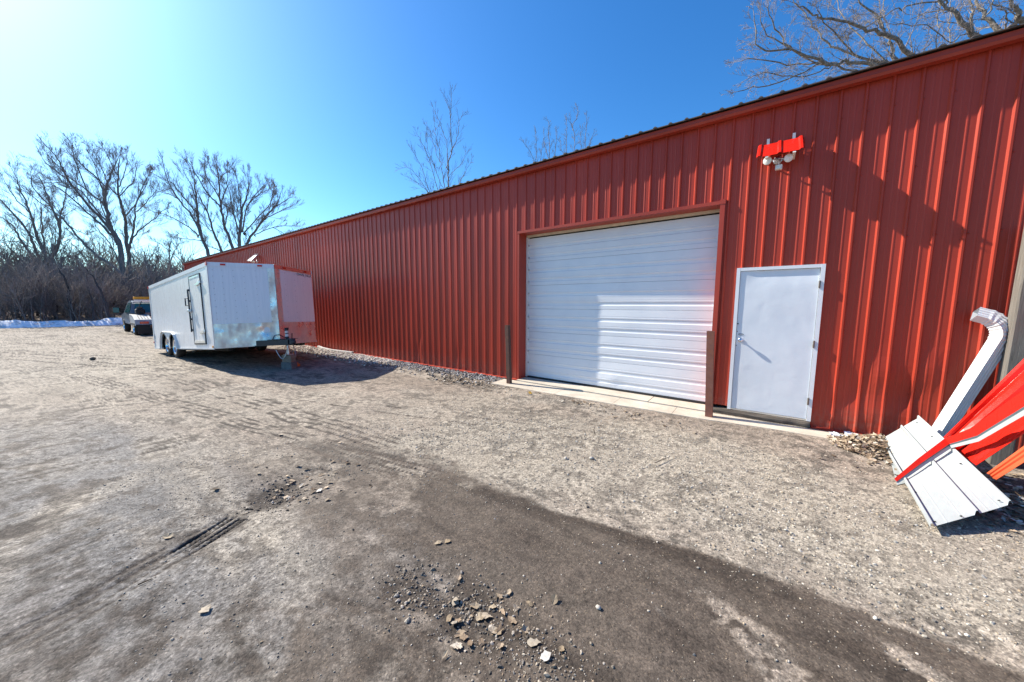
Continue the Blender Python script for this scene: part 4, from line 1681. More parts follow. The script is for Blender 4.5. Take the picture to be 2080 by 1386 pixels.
for side in (-1, 1):
    mb = tmb()
    nose_quad(mb, side, 0, .9, .62, TH - .09, .0, 14, .006)
    nose_quad(mb, side, 0, 1, 0, .62, -.03)
    nose_quad(mb, side, .85, 1, .6, TH - .09, -.02)
    npm = mb
    mb = tmb()
    nose_quad(mb, side, .0, 1.0, .02 if side < 0 else 0.0, .625, .006, 30, .012)
    sg = mb.build('stone_guard', 'alu', tr)
    mb = tmb()
    if side < 0:
        nose_quad(mb, side, .892, 1.0, .60, TH - .085, .009, 12, .004)
    else:
        nose_quad(mb, side, .88, 1.0, .60, TH - .085, .009, 12, .004)
    mb.build('corner_cap', 'alu', tr)
    # rivets
    mb = npm
    nf0 = len(mb.f)
    for s_ in (.07, .2, .36, .52, .70) if side < 0 else (.25, .5, .75):
        for w_ in np.arange(.75, 2.0, .155):
            c = nosept(side, s_ + rnd.uniform(-.004, .004), w_, .004)
            n = nosept(side, s_, w_, 1) - nosept(side, s_, w_, 0)
            mb.lathe([(.011, -.004), (.008, .004), (.0001, .006)], c, n, 6)
    for w_ in np.arange(.65, 2.05, .13):
        c = nosept(side, .905, w_, .014)
        n = nosept(side, .9, w_, 1) - nosept(side, .9, w_, 0)
        mb.lathe([(.012, -.004), (.009, .004), (.0001, .006)], c, n, 6)
    np_ = mb.build('nose_panel', 'nose', tr)
    np_.data.materials.append(MAT['steel'])
    for p_ in np_.data.polygons[nf0:]:
        p_.material_index = 1
    # roof trim of the nose
    mb = tmb()
    vs = [nosept(side, 0, TH - .095, .012), nosept(side, 1, TH - .095, .012), nosept(side, 1, TH + .012, .012), nosept(side, 0, TH + .012, .012), nosept(side, 1, TH + .012, -.05), nosept(side, 0, TH + .012, -.05)]
    mb.add(vs, [(0, 1, 2, 3), (3, 2, 4, 5)] if side < 0 else [(3, 2, 1, 0), (5, 4, 2, 3)])
    mb.build('roof_trim', 'alu_plain' if side > 0 else 'nose', tr)
    # marker lamps on the nose
    for s_ in ((.225, .775) if side < 0 else (.77, .20)):
        mb = tmb()
        c = nosept(side, s_, TH - .042, .014)
        e = nosept(side, s_ + .034, 0, 0) - nosept(side, s_ - .034, 0, 0)
        n = (nosept(side, s_, 0, 1) - nosept(side, s_, 0, 0)) * .018
        e = e / 2 * 1.1
        z_ = np.array([0, 0, .022])
        mb.prism([c - e - z_, c + e - z_, c + e + z_, c - e + z_], n)
        mb.build('marker_light', 'red_lens', tr, recalc=True)

# long roof trims and bottom rails, corner posts
for y0, y1 in ((-.014, .0), (TW, TW + .014)):
    mb = tmb()
    mb.box((-TL_ - .01, y0, TH - .085), (.02, y1, TH + .014))
    mb.build('roof_trim', 'white_vinyl', tr)
    mb = tmb()
    mb.box((-TL_, y0, -.012), (WH[0][0] - AR, y1, .035))
    mb.box((WH[1][0] + AR, y0, -.012), (0, y1, .035))
    mb.build('bottom_rail', 'white_vinyl', tr)
mb = tmb()
mb.box((-.10, -.010, .036), (.012, -.001, TH - .086))
mb.build('corner_post', 'white_vinyl', tr)
mb = tmb()
mb.box((-TL_ - .012, -.010, .0), (-TL_ + .07, -.001, TH - .086))
mb.build('corner_post', 'white_vinyl', tr)
# corner marker lamps
for u_, w_, r_, m_ in ((0.0, TH - .03, .05, 'red_lens'), (-TL_ - .0, TH - .04, .045, 'red_lens'), (-.07, .055, .03, 'amber'), (-TL_ + .02, .22, .03, 'red_lens')):
    mb = tmb()
    mb.bbox((u_ - r_, -.03, w_ - r_ * .9), (u_ + r_, -.012, w_ + r_ * .9), .012)
    mb.build('marker_light', m_, tr)
mb = tmb()
mb.box((-TL_ + .02, -.02, .33), (-TL_ + .13, -.011, .52))
mb.build('reflector', 'white_vinyl', tr)
# ---- side door
dmb = tmb()
D0, D1, DB, DT = -1.54, -.58, .12, 1.985
dmb.bbox((D0 + .03, -.016, DB + .03), (D1 - .03, -.001, DT - .03), .004)
sd = dmb.build('side_door', 'trailer', tr)
mb = tmb()
for a, b in (((D0, -.022, DB), (D0 + .026, -.002, DT)), ((D1 - .026, -.022, DB), (D1, -.002, DT)), ((D0 + .0265, -.021, DT - .026), (D1 - .0265, -.002, DT)), ((D0 + .0265, -.021, DB), (D1 - .0265, -.002, DB + .026))):
    mb.box(a, b)
mb.build('door_frame', 'frame_black', sd)
mb = tmb()
mb.box((D0 + .06, -.024, DT - .075), (D1 - .1, -.0165, DT - .032))
mb.build('door_rail', 'alu_plain', sd)
mb = tmb()
mb.box((D0 + .05, -.024, DB + .04), (D1 - .05, -.0165, DB + .11))
mb.build('door_rail', 'alu_plain', sd)
for w_ in (1.69, .42):
    mb = tmb()
    mb.prism([(D1 - .33, -.022, w_ - .02), (D1 - .05, -.022, w_ + .0), (D1 + .03, -.022, w_ + .03), (D1 + .03, -.022, w_ + .085), (D1 - .05, -.022, w_ + .07), (D1 - .33, -.022, w_ + .03)], (0, -.03, 0))
    mb.build('hinge', 'alu_plain', sd, recalc=True)
mb = tmb()
mb.tube([(D0 - .04, -.045, .47), (D0 - .04, -.045, 1.64)], .018, 8)
for w_ in (.5, .8, 1.3, 1.6):
    mb.box((D0 - .075, -.04, w_), (D0 - .005, -.002, w_ + .05))
mb.tube([(D0 - .04, -.06, 1.2), (D0 - .10, -.10, 1.2), (D0 - .10, -.10, 1.4), (D0 - .04, -.06, 1.4)], .014, 8)
mb.build('lock_bar', 'frame_black', sd)
mb = tmb()
mb.bbox((D0 - .06, -.10, 1.02), (D0 + .10, -.03, 1.09), .012)
mb.build('door_latch', 'steel', sd)
# ---- fenders
for y0, y1, sg in ((-.03, -.012, -1), (TW + .012, TW + .03, 1)):
    mb = tmb()
    (u0, w0), (u1, w1) = WH
    outer = [(u0 - .52, -.005), (u0 - .43, .28), (u0 - .26, .50), (u0 - .1, .56), (u1 + .15, .515), (u1 + .33, .44), (u1 + .50, .25), (u1 + .62, -.005)]
    inner = [p for p in so[1:-3]]
    poly = [(u, w_) for u, w_ in inner] + outer[::-1]
    fo = ngon_obj('fender', [[(u, y0 if sg < 0 else y1, w_) for u, w_ in poly]], 'white_vinyl', tr, TOFF)
    mb2 = tmb()
    for a, b in zip(outer[:-1], outer[1:]):
        ya, yb = (y0, 0) if sg < 0 else (y1, TW)
        mb2.add([(a[0], ya - .03 * (sg < 0) + .03 * (sg > 0), a[1]), (b[0], ya - .03 * (sg < 0) + .03 * (sg > 0), b[1]), (b[0], yb, b[1] + .012), (a[0], yb, a[1] + .012)], [(0, 1, 2, 3)])
    mb2.build('fender_lip', 'white_vinyl', fo)
# ---- wheels


def wheel(parent, mbf, c, ax, R, wd, rim_mat='chrome', spokes=8):
    ax = np.array(ax, float)
    wobj = bpy.data.objects.new('wheel', None)
    wobj.empty_display_size = .2
    C.objects.link(wobj)
    wobj.parent = parent
    mb = mbf()
    h = wd / 2
    mb.lathe([(R * .64, -h), (R * .78, -h * 1.05), (R * .93, -h * .95), (R * .985, -h * .72), (R, -h * .4), (R, h * .4), (R * .985, h * .72), (R * .93, h * .95), (R * .78, h * 1.05), (R * .64, h), (R * .62, 0)], c, ax, 32)
    mb.build('tyre', 'black', wobj)
    mb = mbf()
    mb.lathe([(R * .66, h * .96), (R * .62, h * 1.0), (R * .60, h * .75), (R * .56, h * .3), (R * .55, -h * .2)], c, ax, 32)
    mb.lathe([(.0001, h * .72), (R * .12, h * .72), (R * .17, h * .55), (R * .19, h * .42)], c, ax, 16)
    a = np.cross(ax, (0, 0, 1.0)); a /= np.linalg.norm(a)
    b = np.cross(ax, a)
    c = np.array(c, float)
    for k in range(spokes):
        t_ = 2 * pi * k / spokes
        d = cos(t_) * a + sin(t_) * b
        e = -sin(t_) * a + cos(t_) * b
        p0, p1 = c + d * R * .15 + ax * h * .45, c + d * R * .585 + ax * h * .62
        q0, q1 = e * R * .07, e * R * .085
        mb.add([p0 - q0, p0 + q0, p1 + q1, p1 - q1, p0 - q0 - ax * .03, p0 + q0 - ax * .03, p1 + q1 - ax * .03, p1 - q1 - ax * .03], [(0, 1, 2, 3), (1, 5, 6, 2), (4, 0, 3, 7)])
    mb.build('rim', rim_mat, wobj)
    mb = mbf()
    mb.lathe([(.0001, -.02), (R * .6, -.02)], c, ax, 20)
    mb.build('hub_plate', 'dark', wobj)


for (u_, w_) in WH:
    wheel(tr, tmb, (u_, .13, w_), (0, -1, 0), WR, .20)
    wheel(tr, tmb, (u_, TW - .13, w_), (0, 1, 0), WR, .20)
# ---- tongue, coupler, jack
mb = tmb()
for sg in (-1, 1):
    a0 = np.array([-.35, TW / 2 + sg * .78, .0])
    a1 = np.array([1.22, TW / 2 + sg * .05, .0])
    e = a1 - a0
    n = np.array([-e[1], e[0], 0]); n = n / np.linalg.norm(n) * .035
    mb.prism([a0 - n, a1 - n, a1 + n, a0 + n], (0, 0, .145))
mb.box((.55, TW / 2 - .30, .148), (.95, TW / 2 + .30, .158))
tg = mb.build('tongue', 'frame_black', tr, recalc=True)
mb = tmb()
mb.bbox((1.12, TW / 2 - .06, .0), (1.36, TW / 2 + .06, .165), .02)
mb.bbox((1.30, TW / 2 - .045, .03), (1.42, TW / 2 + .045, .12), .02)
mb.tube([(1.28, TW / 2, .16), (1.34, TW / 2 - .02, .20), (1.36, TW / 2 - .02, .3)], .012, 6)
mb.build('coupler', 'frame_black', tg)
JX = 1.02
mb = tmb()
mb.tube([(JX, TW / 2, -.02), (JX, TW / 2, .40)], .04, 12)
mb.tube([(JX, TW / 2, .40), (JX, TW / 2, .455)], .048, 12)
mb.tube([(JX + .03, TW / 2, .44), (JX + .09, TW / 2 - .08, .445), (JX + .09, TW / 2 - .08, .36)], .01, 6)
jk = mb.build('jack', 'frame_black', tr)
mb = tmb()
mb.tube([(JX - .001, TW / 2, .22), (JX - .001, TW / 2, .29)], .0415, 12)
mb.build('jack_label', 'white_vinyl', jk)
mb = tmb()
mb.tube([(JX - .001, TW / 2, .315), (JX - .001, TW / 2, .375)], .0415, 12)
mb.build('jack_label', 'white_vinyl', jk)
mb = tmb()
mb.tube([(JX, TW / 2, -.25), (JX, TW / 2, -.02)], .03, 12)
mb.bbox((JX - .09, TW / 2 - .09, -.268), (JX + .09, TW / 2 + .09, -.25), .004)
mb.build('jack_leg', 'steel', jk)
for sg in (-1, 1):
    mb = tmb()
    pts = [(1.2, TW / 2 + sg * .05, .03)] + [(1.2 - .05 * k, TW / 2 + sg * (.06 + .03 * k), .0 - .30 * sin(k / 6 * pi) - .02 * k) for k in range(1, 7)]
    mb.tube(pts, .011, 6)
    mb.build('safety_chain', 'steel', tg)
mb = tmb()
mb.tube([(.6, TW / 2 - .18, .16), (.72, TW / 2 - .17, .27), (.9, TW / 2 - .14, .28), (1.0, TW / 2 - .06, .2), (1.15, TW / 2 - .03, .17)], .011, 6)
mb.build('light_cable', 'black', tg)

# writing on the right nose face: only blurred letters can be seen


def text_mesh(s, size):
    cu = bpy.data.curves.new('lettering', 'FONT')
    cu.body = s
    cu.size = size
    cu.align_x = 'CENTER'
    ob = bpy.data.objects.new('lettering', cu)
    C.objects.link(ob)
    dg = bpy.context.evaluated_depsgraph_get()
    me = bpy.data.meshes.new_from_object(ob.evaluated_get(dg))
    bpy.data.objects.remove(ob)
    return me


me = text_mesh('OWN_NGX', .11)
me.name = 'lettering'
ob = bpy.data.objects.new('lettering', me)
C.objects.link(ob)
ob.parent = tr
me.materials.append(MAT['ink'])
rt = nosept(1, 0, 0, 0) - nosept(1, 1, 0, 0)
rt /= np.linalg.norm(rt)
nn = nosept(1, .5, 0, 1) - nosept(1, .5, 0, 0)
upv = np.cross(nn, rt)
lm = Matrix((rt, upv, nn)).transposed().to_4x4()
p = nosept(1, .22, 1.985, .008) + TOFF
lm.translation = Vector(p)
ob.matrix_local = lm

# blocks under the jack
jw = O + U * JX + Vv * (TW / 2) + Wv * -.268
jz = jw[2]
mb = MB()
zl = .19
mb.bbox((-.15, -.11, 0), (.15, .11, zl), .008)
o = mb.build('concrete_block', 'block'); o.location = (jw[0], jw[1], 0.0); o.rotation_euler.z = .5
tag(o, 'grey concrete block on the ground under the trailer jack', 'block')
mb = MB()
mb.bbox((-.13, -.09, 0), (.13, .09, (jz - zl) / 2 - .001), .006)
o = mb.build('wood_block', 'lumber'); o.location = (jw[0], jw[1], zl); o.rotation_euler.z = .5
tag(o, 'weathered lumber block lying directly on the concrete block under the jack', 'block')
mb = MB()
mb.bbox((-.14, -.09, 0), (.14, .09, (jz - zl) / 2 - .001), .006)
o = mb.build('wood_block', 'lumber'); o.location = (jw[0], jw[1], zl + (jz - zl) / 2); o.rotation_euler.z = .42
tag(o, 'topmost lumber block carrying the foot of the trailer jack', 'block')
mb = MB()
mb.prism([(-.12, -.07, 0), (.12, -.07, 0), (.10, -.07, .06), (-.02, -.07, .15), (-.10, -.07, .15)], (0, .14, 0))
mb.tube([(-.06, -.0, .15), (-.05, 0, .3), (.0, .02, .42)], .02, 6)
o = mb.build('wheel_chock', 'orange', recalc=True)
g = gnd(599, 745)
o.location = (g[0], g[1], 0.0); o.rotation_euler.z = .6
tag(o, 'orange chock lying on the ground beside the jack blocks', 'chock')

# white strip lying along the wall foot
mb = MB()
a, b = gnd(640, 703), gnd(703, 716)
pts = [(-13.6, 6.02, .10), (-13.2, 5.99, .07), (-12.6, 5.99, .05), (-12.0, 6.05, .045), (-11.3, 6.10, .05)]
for p0, p1 in zip(pts[:-1], pts[1:]):
    p0, p1 = np.array(p0), np.array(p1)
    y_ = np.array([0, .075, 0.0]); z_ = np.array([0, 0, .05])
    mb.add([p0, p0 + y_, p0 + y_ + z_, p0 + z_, p1, p1 + y_, p1 + y_ + z_, p1 + z_], [(0, 4, 5, 1)[::-1], (3, 2, 6, 7)[::-1], (0, 3, 7, 4)[::-1], (1, 5, 6, 2)[::-1]])
mb.add([np.array(pts[0]), np.array(pts[0]) + (0, .075, 0), np.array(pts[0]) + (0, .075, .05), np.array(pts[0]) + (0, 0, .05)], [(0, 1, 2, 3)])
tag(mb.build('gutter_strip', 'white_vinyl', loc=(-12.5, 6.0, 0), recalc=True), 'bent white metal strip lying along the wall foot right of the trailer', 'gutter strip')

# ------------------------------------------------------------------ tow truck
tk = T('tow_truck', (-29.3, 3.95, 0), 'white tow truck with amber light bar parked behind the trailer facing the trees', 'truck')
X0, X1 = -32.6, -26.7      # nose .. tail (faces -X)
Yl, Yr = 2.82, 4.98        # near (driver) side .. far side
# cab: profile in x,z
cabp = [(-32.5, .55), (-32.55, .98), (-31.25, 1.16), (-30.55, 1.80), (-30.2, 1.88), (-29.35, 1.88), (-29.05, 1.80), (-28.80, 1.18), (-28.80, .55)]
mb = tk.mb()
ins = {4: .16, 5: .16, 3: .14, 6: .14}
L_ = [(x, Yl + .02 + ins.get(i, 0), z) for i, (x, z) in enumerate(cabp)]
R2 = [(x, Yr - .02 - ins.get(i, 0), z) for i, (x, z) in enumerate(cabp)]
n = len(cabp)
mb.add(L_ + R2, [tuple(range(n)), tuple(range(n, 2 * n))[::-1]] + [(i, n + i, n + (i + 1) % n, (i + 1) % n) for i in range(n)])
MAT['cab_paint'] = simple('silver_grey_cab_paint', (.16, .18, .20), .3, .2, .1, 4)
MAT['truck_white'] = simple('dirty_white_truck_paint', (.42, .42, .41), .4, 0, .3, 5)
cab = tk.part(mb, 'cab', 'cab_paint', recalc=True)
# rear window slightly proud of the cab back
mb = tk.mb()
zA, zB = 1.24, 1.76


def backx(z):
    return -28.80 - (z - 1.18) / (1.80 - 1.18) * .25 + .012


mb.add([(backx(zA), Yl + .20, zA), (backx(zA), Yr - .20, zA), (backx(zB), Yr - .28, zB), (backx(zB), Yl + .28, zB)], [(0, 1, 2, 3)])


def m_glass():
    s = NT('tinted_cab_glass')
    s.set((.02, .10, .11), .05, 0, .9)
    return s.m


MAT['cab_glass'] = m_glass()
mb.build('rear_window', 'cab_glass', cab)
mb = tk.mb()
mb.add([(-30.45, Yl + .148, 1.74), (-29.25, Yl + .150, 1.76), (-29.0, Yl + .03, 1.2), (-31.0, Yl + .03, 1.2)], [(0, 3, 2, 1)])
mb.build('side_window', 'cab_glass', cab)
mb = tk.mb()
mb.box((-28.83, Yl + .2, 1.80), (-28.80 - .12, Yr - .2, 1.86))
mb.build('roof_visor', 'steel', cab)
for y_, s_ in ((Yl, -1), (Yr, 1)):
    mb = tk.mb()
    mb.tube([(-30.75, y_, 1.22), (-30.7, y_ + s_ * .2, 1.26)], .025, 6)
    mb.bbox((-30.78, y_ + s_ * .32 - .13, 1.16), (-30.68, y_ + s_ * .32 + .13, 1.50), .02)
    mr = mb.build('mirror', 'black', cab)
    mb = tk.mb()
    mb.box((-30.679, y_ + s_ * .32 - .115, 1.19), (-30.672, y_ + s_ * .32 + .115, 1.47))
    mb.build('mirror_glass', 'teal_glass', mr)
# light bar
mb = tk.mb()
mb.box((-29.95, Yl + .35, 1.885), (-29.75, Yr - .35, 1.95))
lb = tk.part(mb, 'light_bar', 'steel')
for ya, yb, m_ in ((Yl + .33, Yl + .98, 'amber'), (Yl + 1.0, Yr - 1.0, 'blue_lens'), (Yr - .98, Yr - .33, 'amber')):
    mb = tk.mb()
    mb.bbox((-29.99, ya, 1.951), (-29.69, yb, 2.12), .03)
    mb.build('lens', m_, lb)
# bed with sloped side boxes
mb = tk.mb()
bp = [(-28.72, .62), (-28.72, 1.12), (-27.75, 1.08), (-27.0, .86), (-26.85, .55), (-28.0, .55)]
for ya, yb in ((Yl - .02, Yl + .62), (Yr - .62, Yr + .02)):
    mb.prism([(x, ya, z) for x, z in bp], (0, yb - ya, 0))
bed = tk.part(mb, 'bed', 'truck_white' if 'truck_white' in MAT else 'white_vinyl', recalc=True)
mb = tk.mb()
mb.box((-28.7, Yl + .621, .6), (-27.3, Yr - .621, .98))
tk.part(mb, 'deck', 'rust_post')
for ya in (Yl + .12, Yr - .55):
    mb = tk.mb()
    for q in (.04, .15, .26, .37):
        mb.prism([(-27.72, ya + q, 1.078), (-27.72, ya + q + .03, 1.078), (-27.1, ya + q + .03, .896), (-27.1, ya + q, .896)], (0.0, 0, .006))
    mb.build('grip_strip', 'black', bed)
    mb = tk.mb()
    mb.bbox((-26.93, ya + .03, .64), (-26.87, ya + .36, .76), .01)
    mb.build('tail_light', 'red_lens', bed)
    mb = tk.mb()
    mb.box((-26.80, ya - .08, .10), (-26.77, ya + .5, .56))
    mb.build('mud_flap', 'black', bed)
mb = tk.mb()
mb.bbox((-28.5, Yl + .18, 1.13), (-28.1, Yl + .55, 1.42), .05)
mb.tube([(-28.3, Yl + .36, 1.4), (-28.3, Yl + .36, 1.52)], .12, 10)
mb.tube([(-28.35, Yl + .3, 1.4), (-28.6, Yl + .5, 1.85)], .02, 6)
tk.part(mb, 'winch', 'black')
mb = tk.mb()
mb.box((-27.02, Yl + .0, .50), (-26.84, Yl + .62, .60))
mb.box((-28.7, Yl - .035, .58), (-27.1, Yl - .021, .66))
tk.part(mb, 'bumper_strip', 'black')
mb = tk.mb()
mb.prism([(-28.6, Yl + .95, .98), (-28.6, Yl + 1.2, .98), (-26.6, Yl + 1.2, .60), (-26.6, Yl + .95, .60)], (0, 0, .16))
mb.box((-26.75, Yl + .5, .42), (-26.55, Yr - .5, .56))
tk.part(mb, 'tow_boom', 'dark_rust_post', recalc=True)
mb = tk.mb()
mb.box((-32.3, Yl + .4, .42), (-27.0, Yr - .4, .6))
tk.part(mb, 'chassis', 'dark')
for x, ys in ((-27.75, (Yl + .12, Yr - .12)), (-31.55, (Yl + .12, Yr - .12))):
    for y_ in ys:
        wheel(tk.o, tk.mb, (x, y_, .39), (0, -1 if y_ < 3.9 else 1, 0), .39, .26, 'chrome', 8)
    if x > -30:
        for y_ in (Yl + .42, Yr - .42):
            wheel(tk.o, tk.mb, (x, y_, .39), (0, -1 if y_ < 3.9 else 1, 0), .39, .24, 'chrome', 8)

# ------------------------------------------------------------------ junk at the right: post, downspout, sheets
pp = aty(2054, 450, 5.90)
mb = MB()
mb.bbox((0, 0, -.05), (.15, .14, pp[2]), .012)
o = mb.build('wood_post', 'post_wood')
o.location = (aty(2043, 720, 5.90)[0], 5.90, 0)
o.rotation_euler = (0, .012, 0)
tag(o, 'weathered grey wooden post standing near the wall at the right edge', 'post')

# downspout: rectangular ribbed tube with an elbow
ds = T('downspout', (1.3, 6.0, 0), 'long white ribbed downspout with elbow leaning on the wall behind the wooden post', 'downspout')
sA = aty(1893, 905, 5.98)
sB = aty(2030, 693, 6.03)
dv = sB - sA
Ls = np.linalg.norm(dv)
dv = dv / Ls
nY = np.array([0, -1.0, 0])
nY = nY - dv * (nY @ dv); nY /= np.linalg.norm(nY)
sd_ = np.cross(dv, nY)      # across, in the wall plane
if sd_[2] < 0:
    sd_ = -sd_
hw, hd_ = .062, .050


def spout_ring(c, a, b, sa=1.0):
    # a square-ish pipe turned on edge: the smooth face looks up and left, the grooved one at the yard
    t = .62
    a2 = a * cos(t) + b * sin(t)
    b2 = -a * sin(t) + b * cos(t)
    pts = []
    ks = np.linspace(-1, 1, 17)
    gr = [0, 0, .009, .009, 0, 0, .009, .009, 0, 0, .009, .009, 0, 0, .009, 0, 0]
    for q, g_ in zip(ks, gr):
        pts.append(c + a2 * hw * sa * q + b2 * (hd_ - g_) * sa)
    for q in (1, .33, -.33, -1):
        pts.append(c + a2 * hw * sa * q - b2 * hd_ * sa)
    return pts


def loft(mb, rings):
    m = len(rings[0])
    mb.add([p for r in rings for p in r], [(i * m + k, i * m + (k + 1) % m, (i + 1) * m + (k + 1) % m, (i + 1) * m + k) for i in range(len(rings) - 1) for k in range(m)])


mb = ds.mb()
loft(mb, [spout_ring(sA - dv * .1, sd_, nY), spout_ring(sB, sd_, nY)])
ds.part(mb, 'pipe', 'white_vinyl', recalc=True)
mb = ds.mb()
rings = []
c = sB.copy()
d = dv.copy()
a_ = sd_.copy()
for i in range(15):
    th = 1.5 * i / 14
    # bend towards the upper left, in the plane of dv and sd_
    d_ = dv * cos(th) + sd_ * sin(th)
    a_ = -dv * sin(th) + sd_ * cos(th)
    rings.append(spout_ring(c, a_, nY, 1.0 + (.09 if i % 2 else 0)))
    c = c + d_ * .022
for q in (.0, .06):
    rings.append(spout_ring(c + d_ * q, a_, nY))
loft(mb, rings)
ds.part(mb, 'elbow', 'white_vinyl', recalc=True)

# white sheet
wP1 = gnd(1890, 1073, .05)
wP2 = gnd(2057, 1022, .17)
wP3 = aty(1868, 848, 5.90)
wP4 = aty(1788, 893, 6.03)


_g = np.linspace(-.1, 1.1, 241)
_gu, _gv = np.meshgrid(_g, _g)
_gu, _gv = _gu[..., None], _gv[..., None]
WGRID = (wP1 * (1 - _gu) + wP2 * _gu) * (1 - _gv) + (wP4 * (1 - _gu) + wP3 * _gu) * _gv
_d = WGRID - CAM
_dd = _d @ F_
WPX = np.stack([CX + FPX * (_d @ R_) / _dd, CY - FPX * (_d @ U_) / _dd], -1)
WN = np.cross(wP2 - wP1, wP4 - wP1) + np.cross(wP3 - wP2, wP3 - wP4) * -1
WN = WN / np.linalg.norm(WN)
if WN[2] < 0:
    WN = -WN


def on_white(px, py, lift):
    """point of the (slightly twisted) white sheet seen at a pixel, lifted off its surface"""
    e = (WPX[..., 0] - px) ** 2 + (WPX[..., 1] - py) ** 2
    i = np.unravel_index(np.argmin(e), e.shape)
    return WGRID[i] + WN * lift


def sheet(name, P, ribs, hgt, mat, label, cat, warp=.01, seed=1, back=None, group=None, under=None):
    P = [np.array(p, float) for p in P]
    loc = np.array([np.mean([p[0] for p in P]), np.mean([p[1] for p in P]), min(p[2] for p in P)])
    mb = MB()
    n = ribbed(P[0], P[1], P[2], P[3], ribs, hgt, 14, mb, warp, seed=seed)
    f0 = mb.f[len(mb.f) // 2]
    vv = [np.array(mb.v[i]) for i in f0]
    if np.cross(vv[1] - vv[0], vv[2] - vv[0]) @ (CAM - vv[0]) < 0:
        mb.f = [f[::-1] for f in mb.f]
    o = mb.build(name, mat, loc=loc)
    sol = o.modifiers.new('thickness', 'SOLIDIFY')
    sol.thickness = .0025
    sol.offset = -1
    if back:
        o.data.materials.append(MAT[back])
        sol.material_offset = 1
    tag(o, label, cat, group)
    return o, n


MAT['sheet_white'] = simple('white_sheet_enamel', (.38, .415, .415), .35, 0, .07, 4, .05)
WS, _ = sheet('white_sheet', (wP1, wP2, wP3, wP4), [.02, .56, .97], .028, 'sheet_white', 'large white ribbed metal sheet lying on the ground against the wall', 'metal sheet', .006)
for px_, py_ in ((1863, 860), (1894, 888), (1952, 943), (2030, 1018), (1982, 1040), (1953, 1050), (1900, 1062), (1860, 1002)):
    p_ = on_white(px_, py_, .008)
    mb = MB()
    mb.lathe([(.0001, .001), (.008, .001), (.008, -.001)], (0, 0, 0), WN, 8)
    h_ = mb.build('screw_hole', 'dark', WS)
    h_.location = Vector(p_) - WS.location
# second white sheet under it, mostly buried in leaves
q1, q2, q3, q4 = gnd(1822, 985, .012), gnd(1905, 965, .03), aty(1858, 890, 5.95), aty(1798, 897, 6.08)
sheet('white_sheet', (q1, q2, q3 - np.array([0, 0, .05]), q4), [.5], .02, 'sheet_white', 'short white metal sheet half buried by leaves beneath the larger white sheet', 'metal sheet', .004, 2)
# red sheets leaning up to the right, in front of the post


def dep(P):
    return float((np.array(P) - CAM) @ F_)


dS = dep(on_white(1930, 900, 0))


def wd(px, py):
    return dep(on_white(px, py, 0))


RG = 'red sheets leaning at the right edge'
sheet('red_sheet', (atd(1925, 930, dS + .04), atd(1893, 911, dS + .14), atd(2170, 640, 3.25), atd(2200, 733, 2.95)), [.04, .5, .96], .034, 'fresh_red', 'bright red ribbed sheet, topmost of the three leaning at the right edge', 'metal sheet', .004, 3, 'sheet_white', RG)
sheet('red_sheet', (atd(1982, 945, wd(1985, 949) + .05), atd(1940, 915, dS + .05), atd(2215, 738, 2.92), atd(2230, 780, 2.62)), [.22, .95], .014, 'fresh_red', 'bright red sheet with one thin ridge, middle of the three leaning sheets', 'metal sheet', .003, 4, 'sheet_white', RG)
sheet('red_sheet', (atd(2024, 975, wd(2010, 978) - .02), atd(2006, 961, wd(2005, 967) + .02), atd(2250, 783, 2.45), atd(2268, 818, 2.25)), [.28, .8], .012, 'orange_red', 'faded orange red sheet, lowest of the three leaning sheets', 'metal sheet', .003, 5, 'sheet_white', RG)
# narrow folded red trim crossing the white sheet
tp = [on_white(1815, 989, .03), on_white(1880, 950, .055), on_white(1937, 915, .07), atd(1985, 885, dS - .30), atd(2080, 826, dS - .66), atd(2180, 765, dS - .95)]
wd_ = [.018, .028, .036, .046, .056, .062]
base_ = np.array(tp[1]) * np.array([1, 1, 0])
rings = []
for i, p in enumerate(tp):
    p = np.array(p)
    w1 = wd_[i]
    rings.append([p + U_ * w1 * 1.15 + F_ * w1 * 1.1, p, p - U_ * w1 * .55 + F_ * .004, p - U_ * w1 * 1.1 - F_ * .012])


def strip_mesh(k):
    mb = MB()
    for i in range(len(rings) - 1):
        mb.add([rings[i][k], rings[i][k + 1], rings[i + 1][k + 1], rings[i + 1][k]], [(0, 1, 2, 3)])
    return mb


o = strip_mesh(0).build('red_trim_strip', 'fresh_red', loc=base_)
sol = o.modifiers.new('thickness', 'SOLIDIFY'); sol.thickness = .002
tag(o, 'long narrow red trim strip with white hem crossing over the white sheet', 'trim strip')
for k, nm_, m_ in ((1, 'fold', 'fold_shade'), (2, 'hem', 'sheet_white')):  # the fold's underside has its shade put into the colour
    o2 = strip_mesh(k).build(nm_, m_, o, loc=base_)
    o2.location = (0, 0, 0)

# crumpled white scraps by the slab corner
for px, py, s_, lab in ((1697, 888, .06, 'crumpled white plastic scrap at the right corner of the concrete slab'), (1728, 884, .07, 'flat white scrap at the wall foot above the leaf drift')):
    g = gnd(px, py, .03)
    mb = MB()
    k_ = 7
    vs = [(s_ * (i / (k_ - 1) * 2 - 1) + rs.normal(0, .006), s_ * .7 * (j / (k_ - 1) * 2 - 1) + rs.normal(0, .006), rs.uniform(0, .035)) for j in range(k_) for i in range(k_)]
    mb.add(vs, [(j * k_ + i, j * k_ + i + 1, (j + 1) * k_ + i + 1, (j + 1) * k_ + i) for j in range(k_ - 1) for i in range(k_ - 1)])
    o = mb.build('plastic_scrap', 'paper')
    o.location = (g[0], min(g[1], 6.08), .055)
    tag(o, lab, 'scrap')

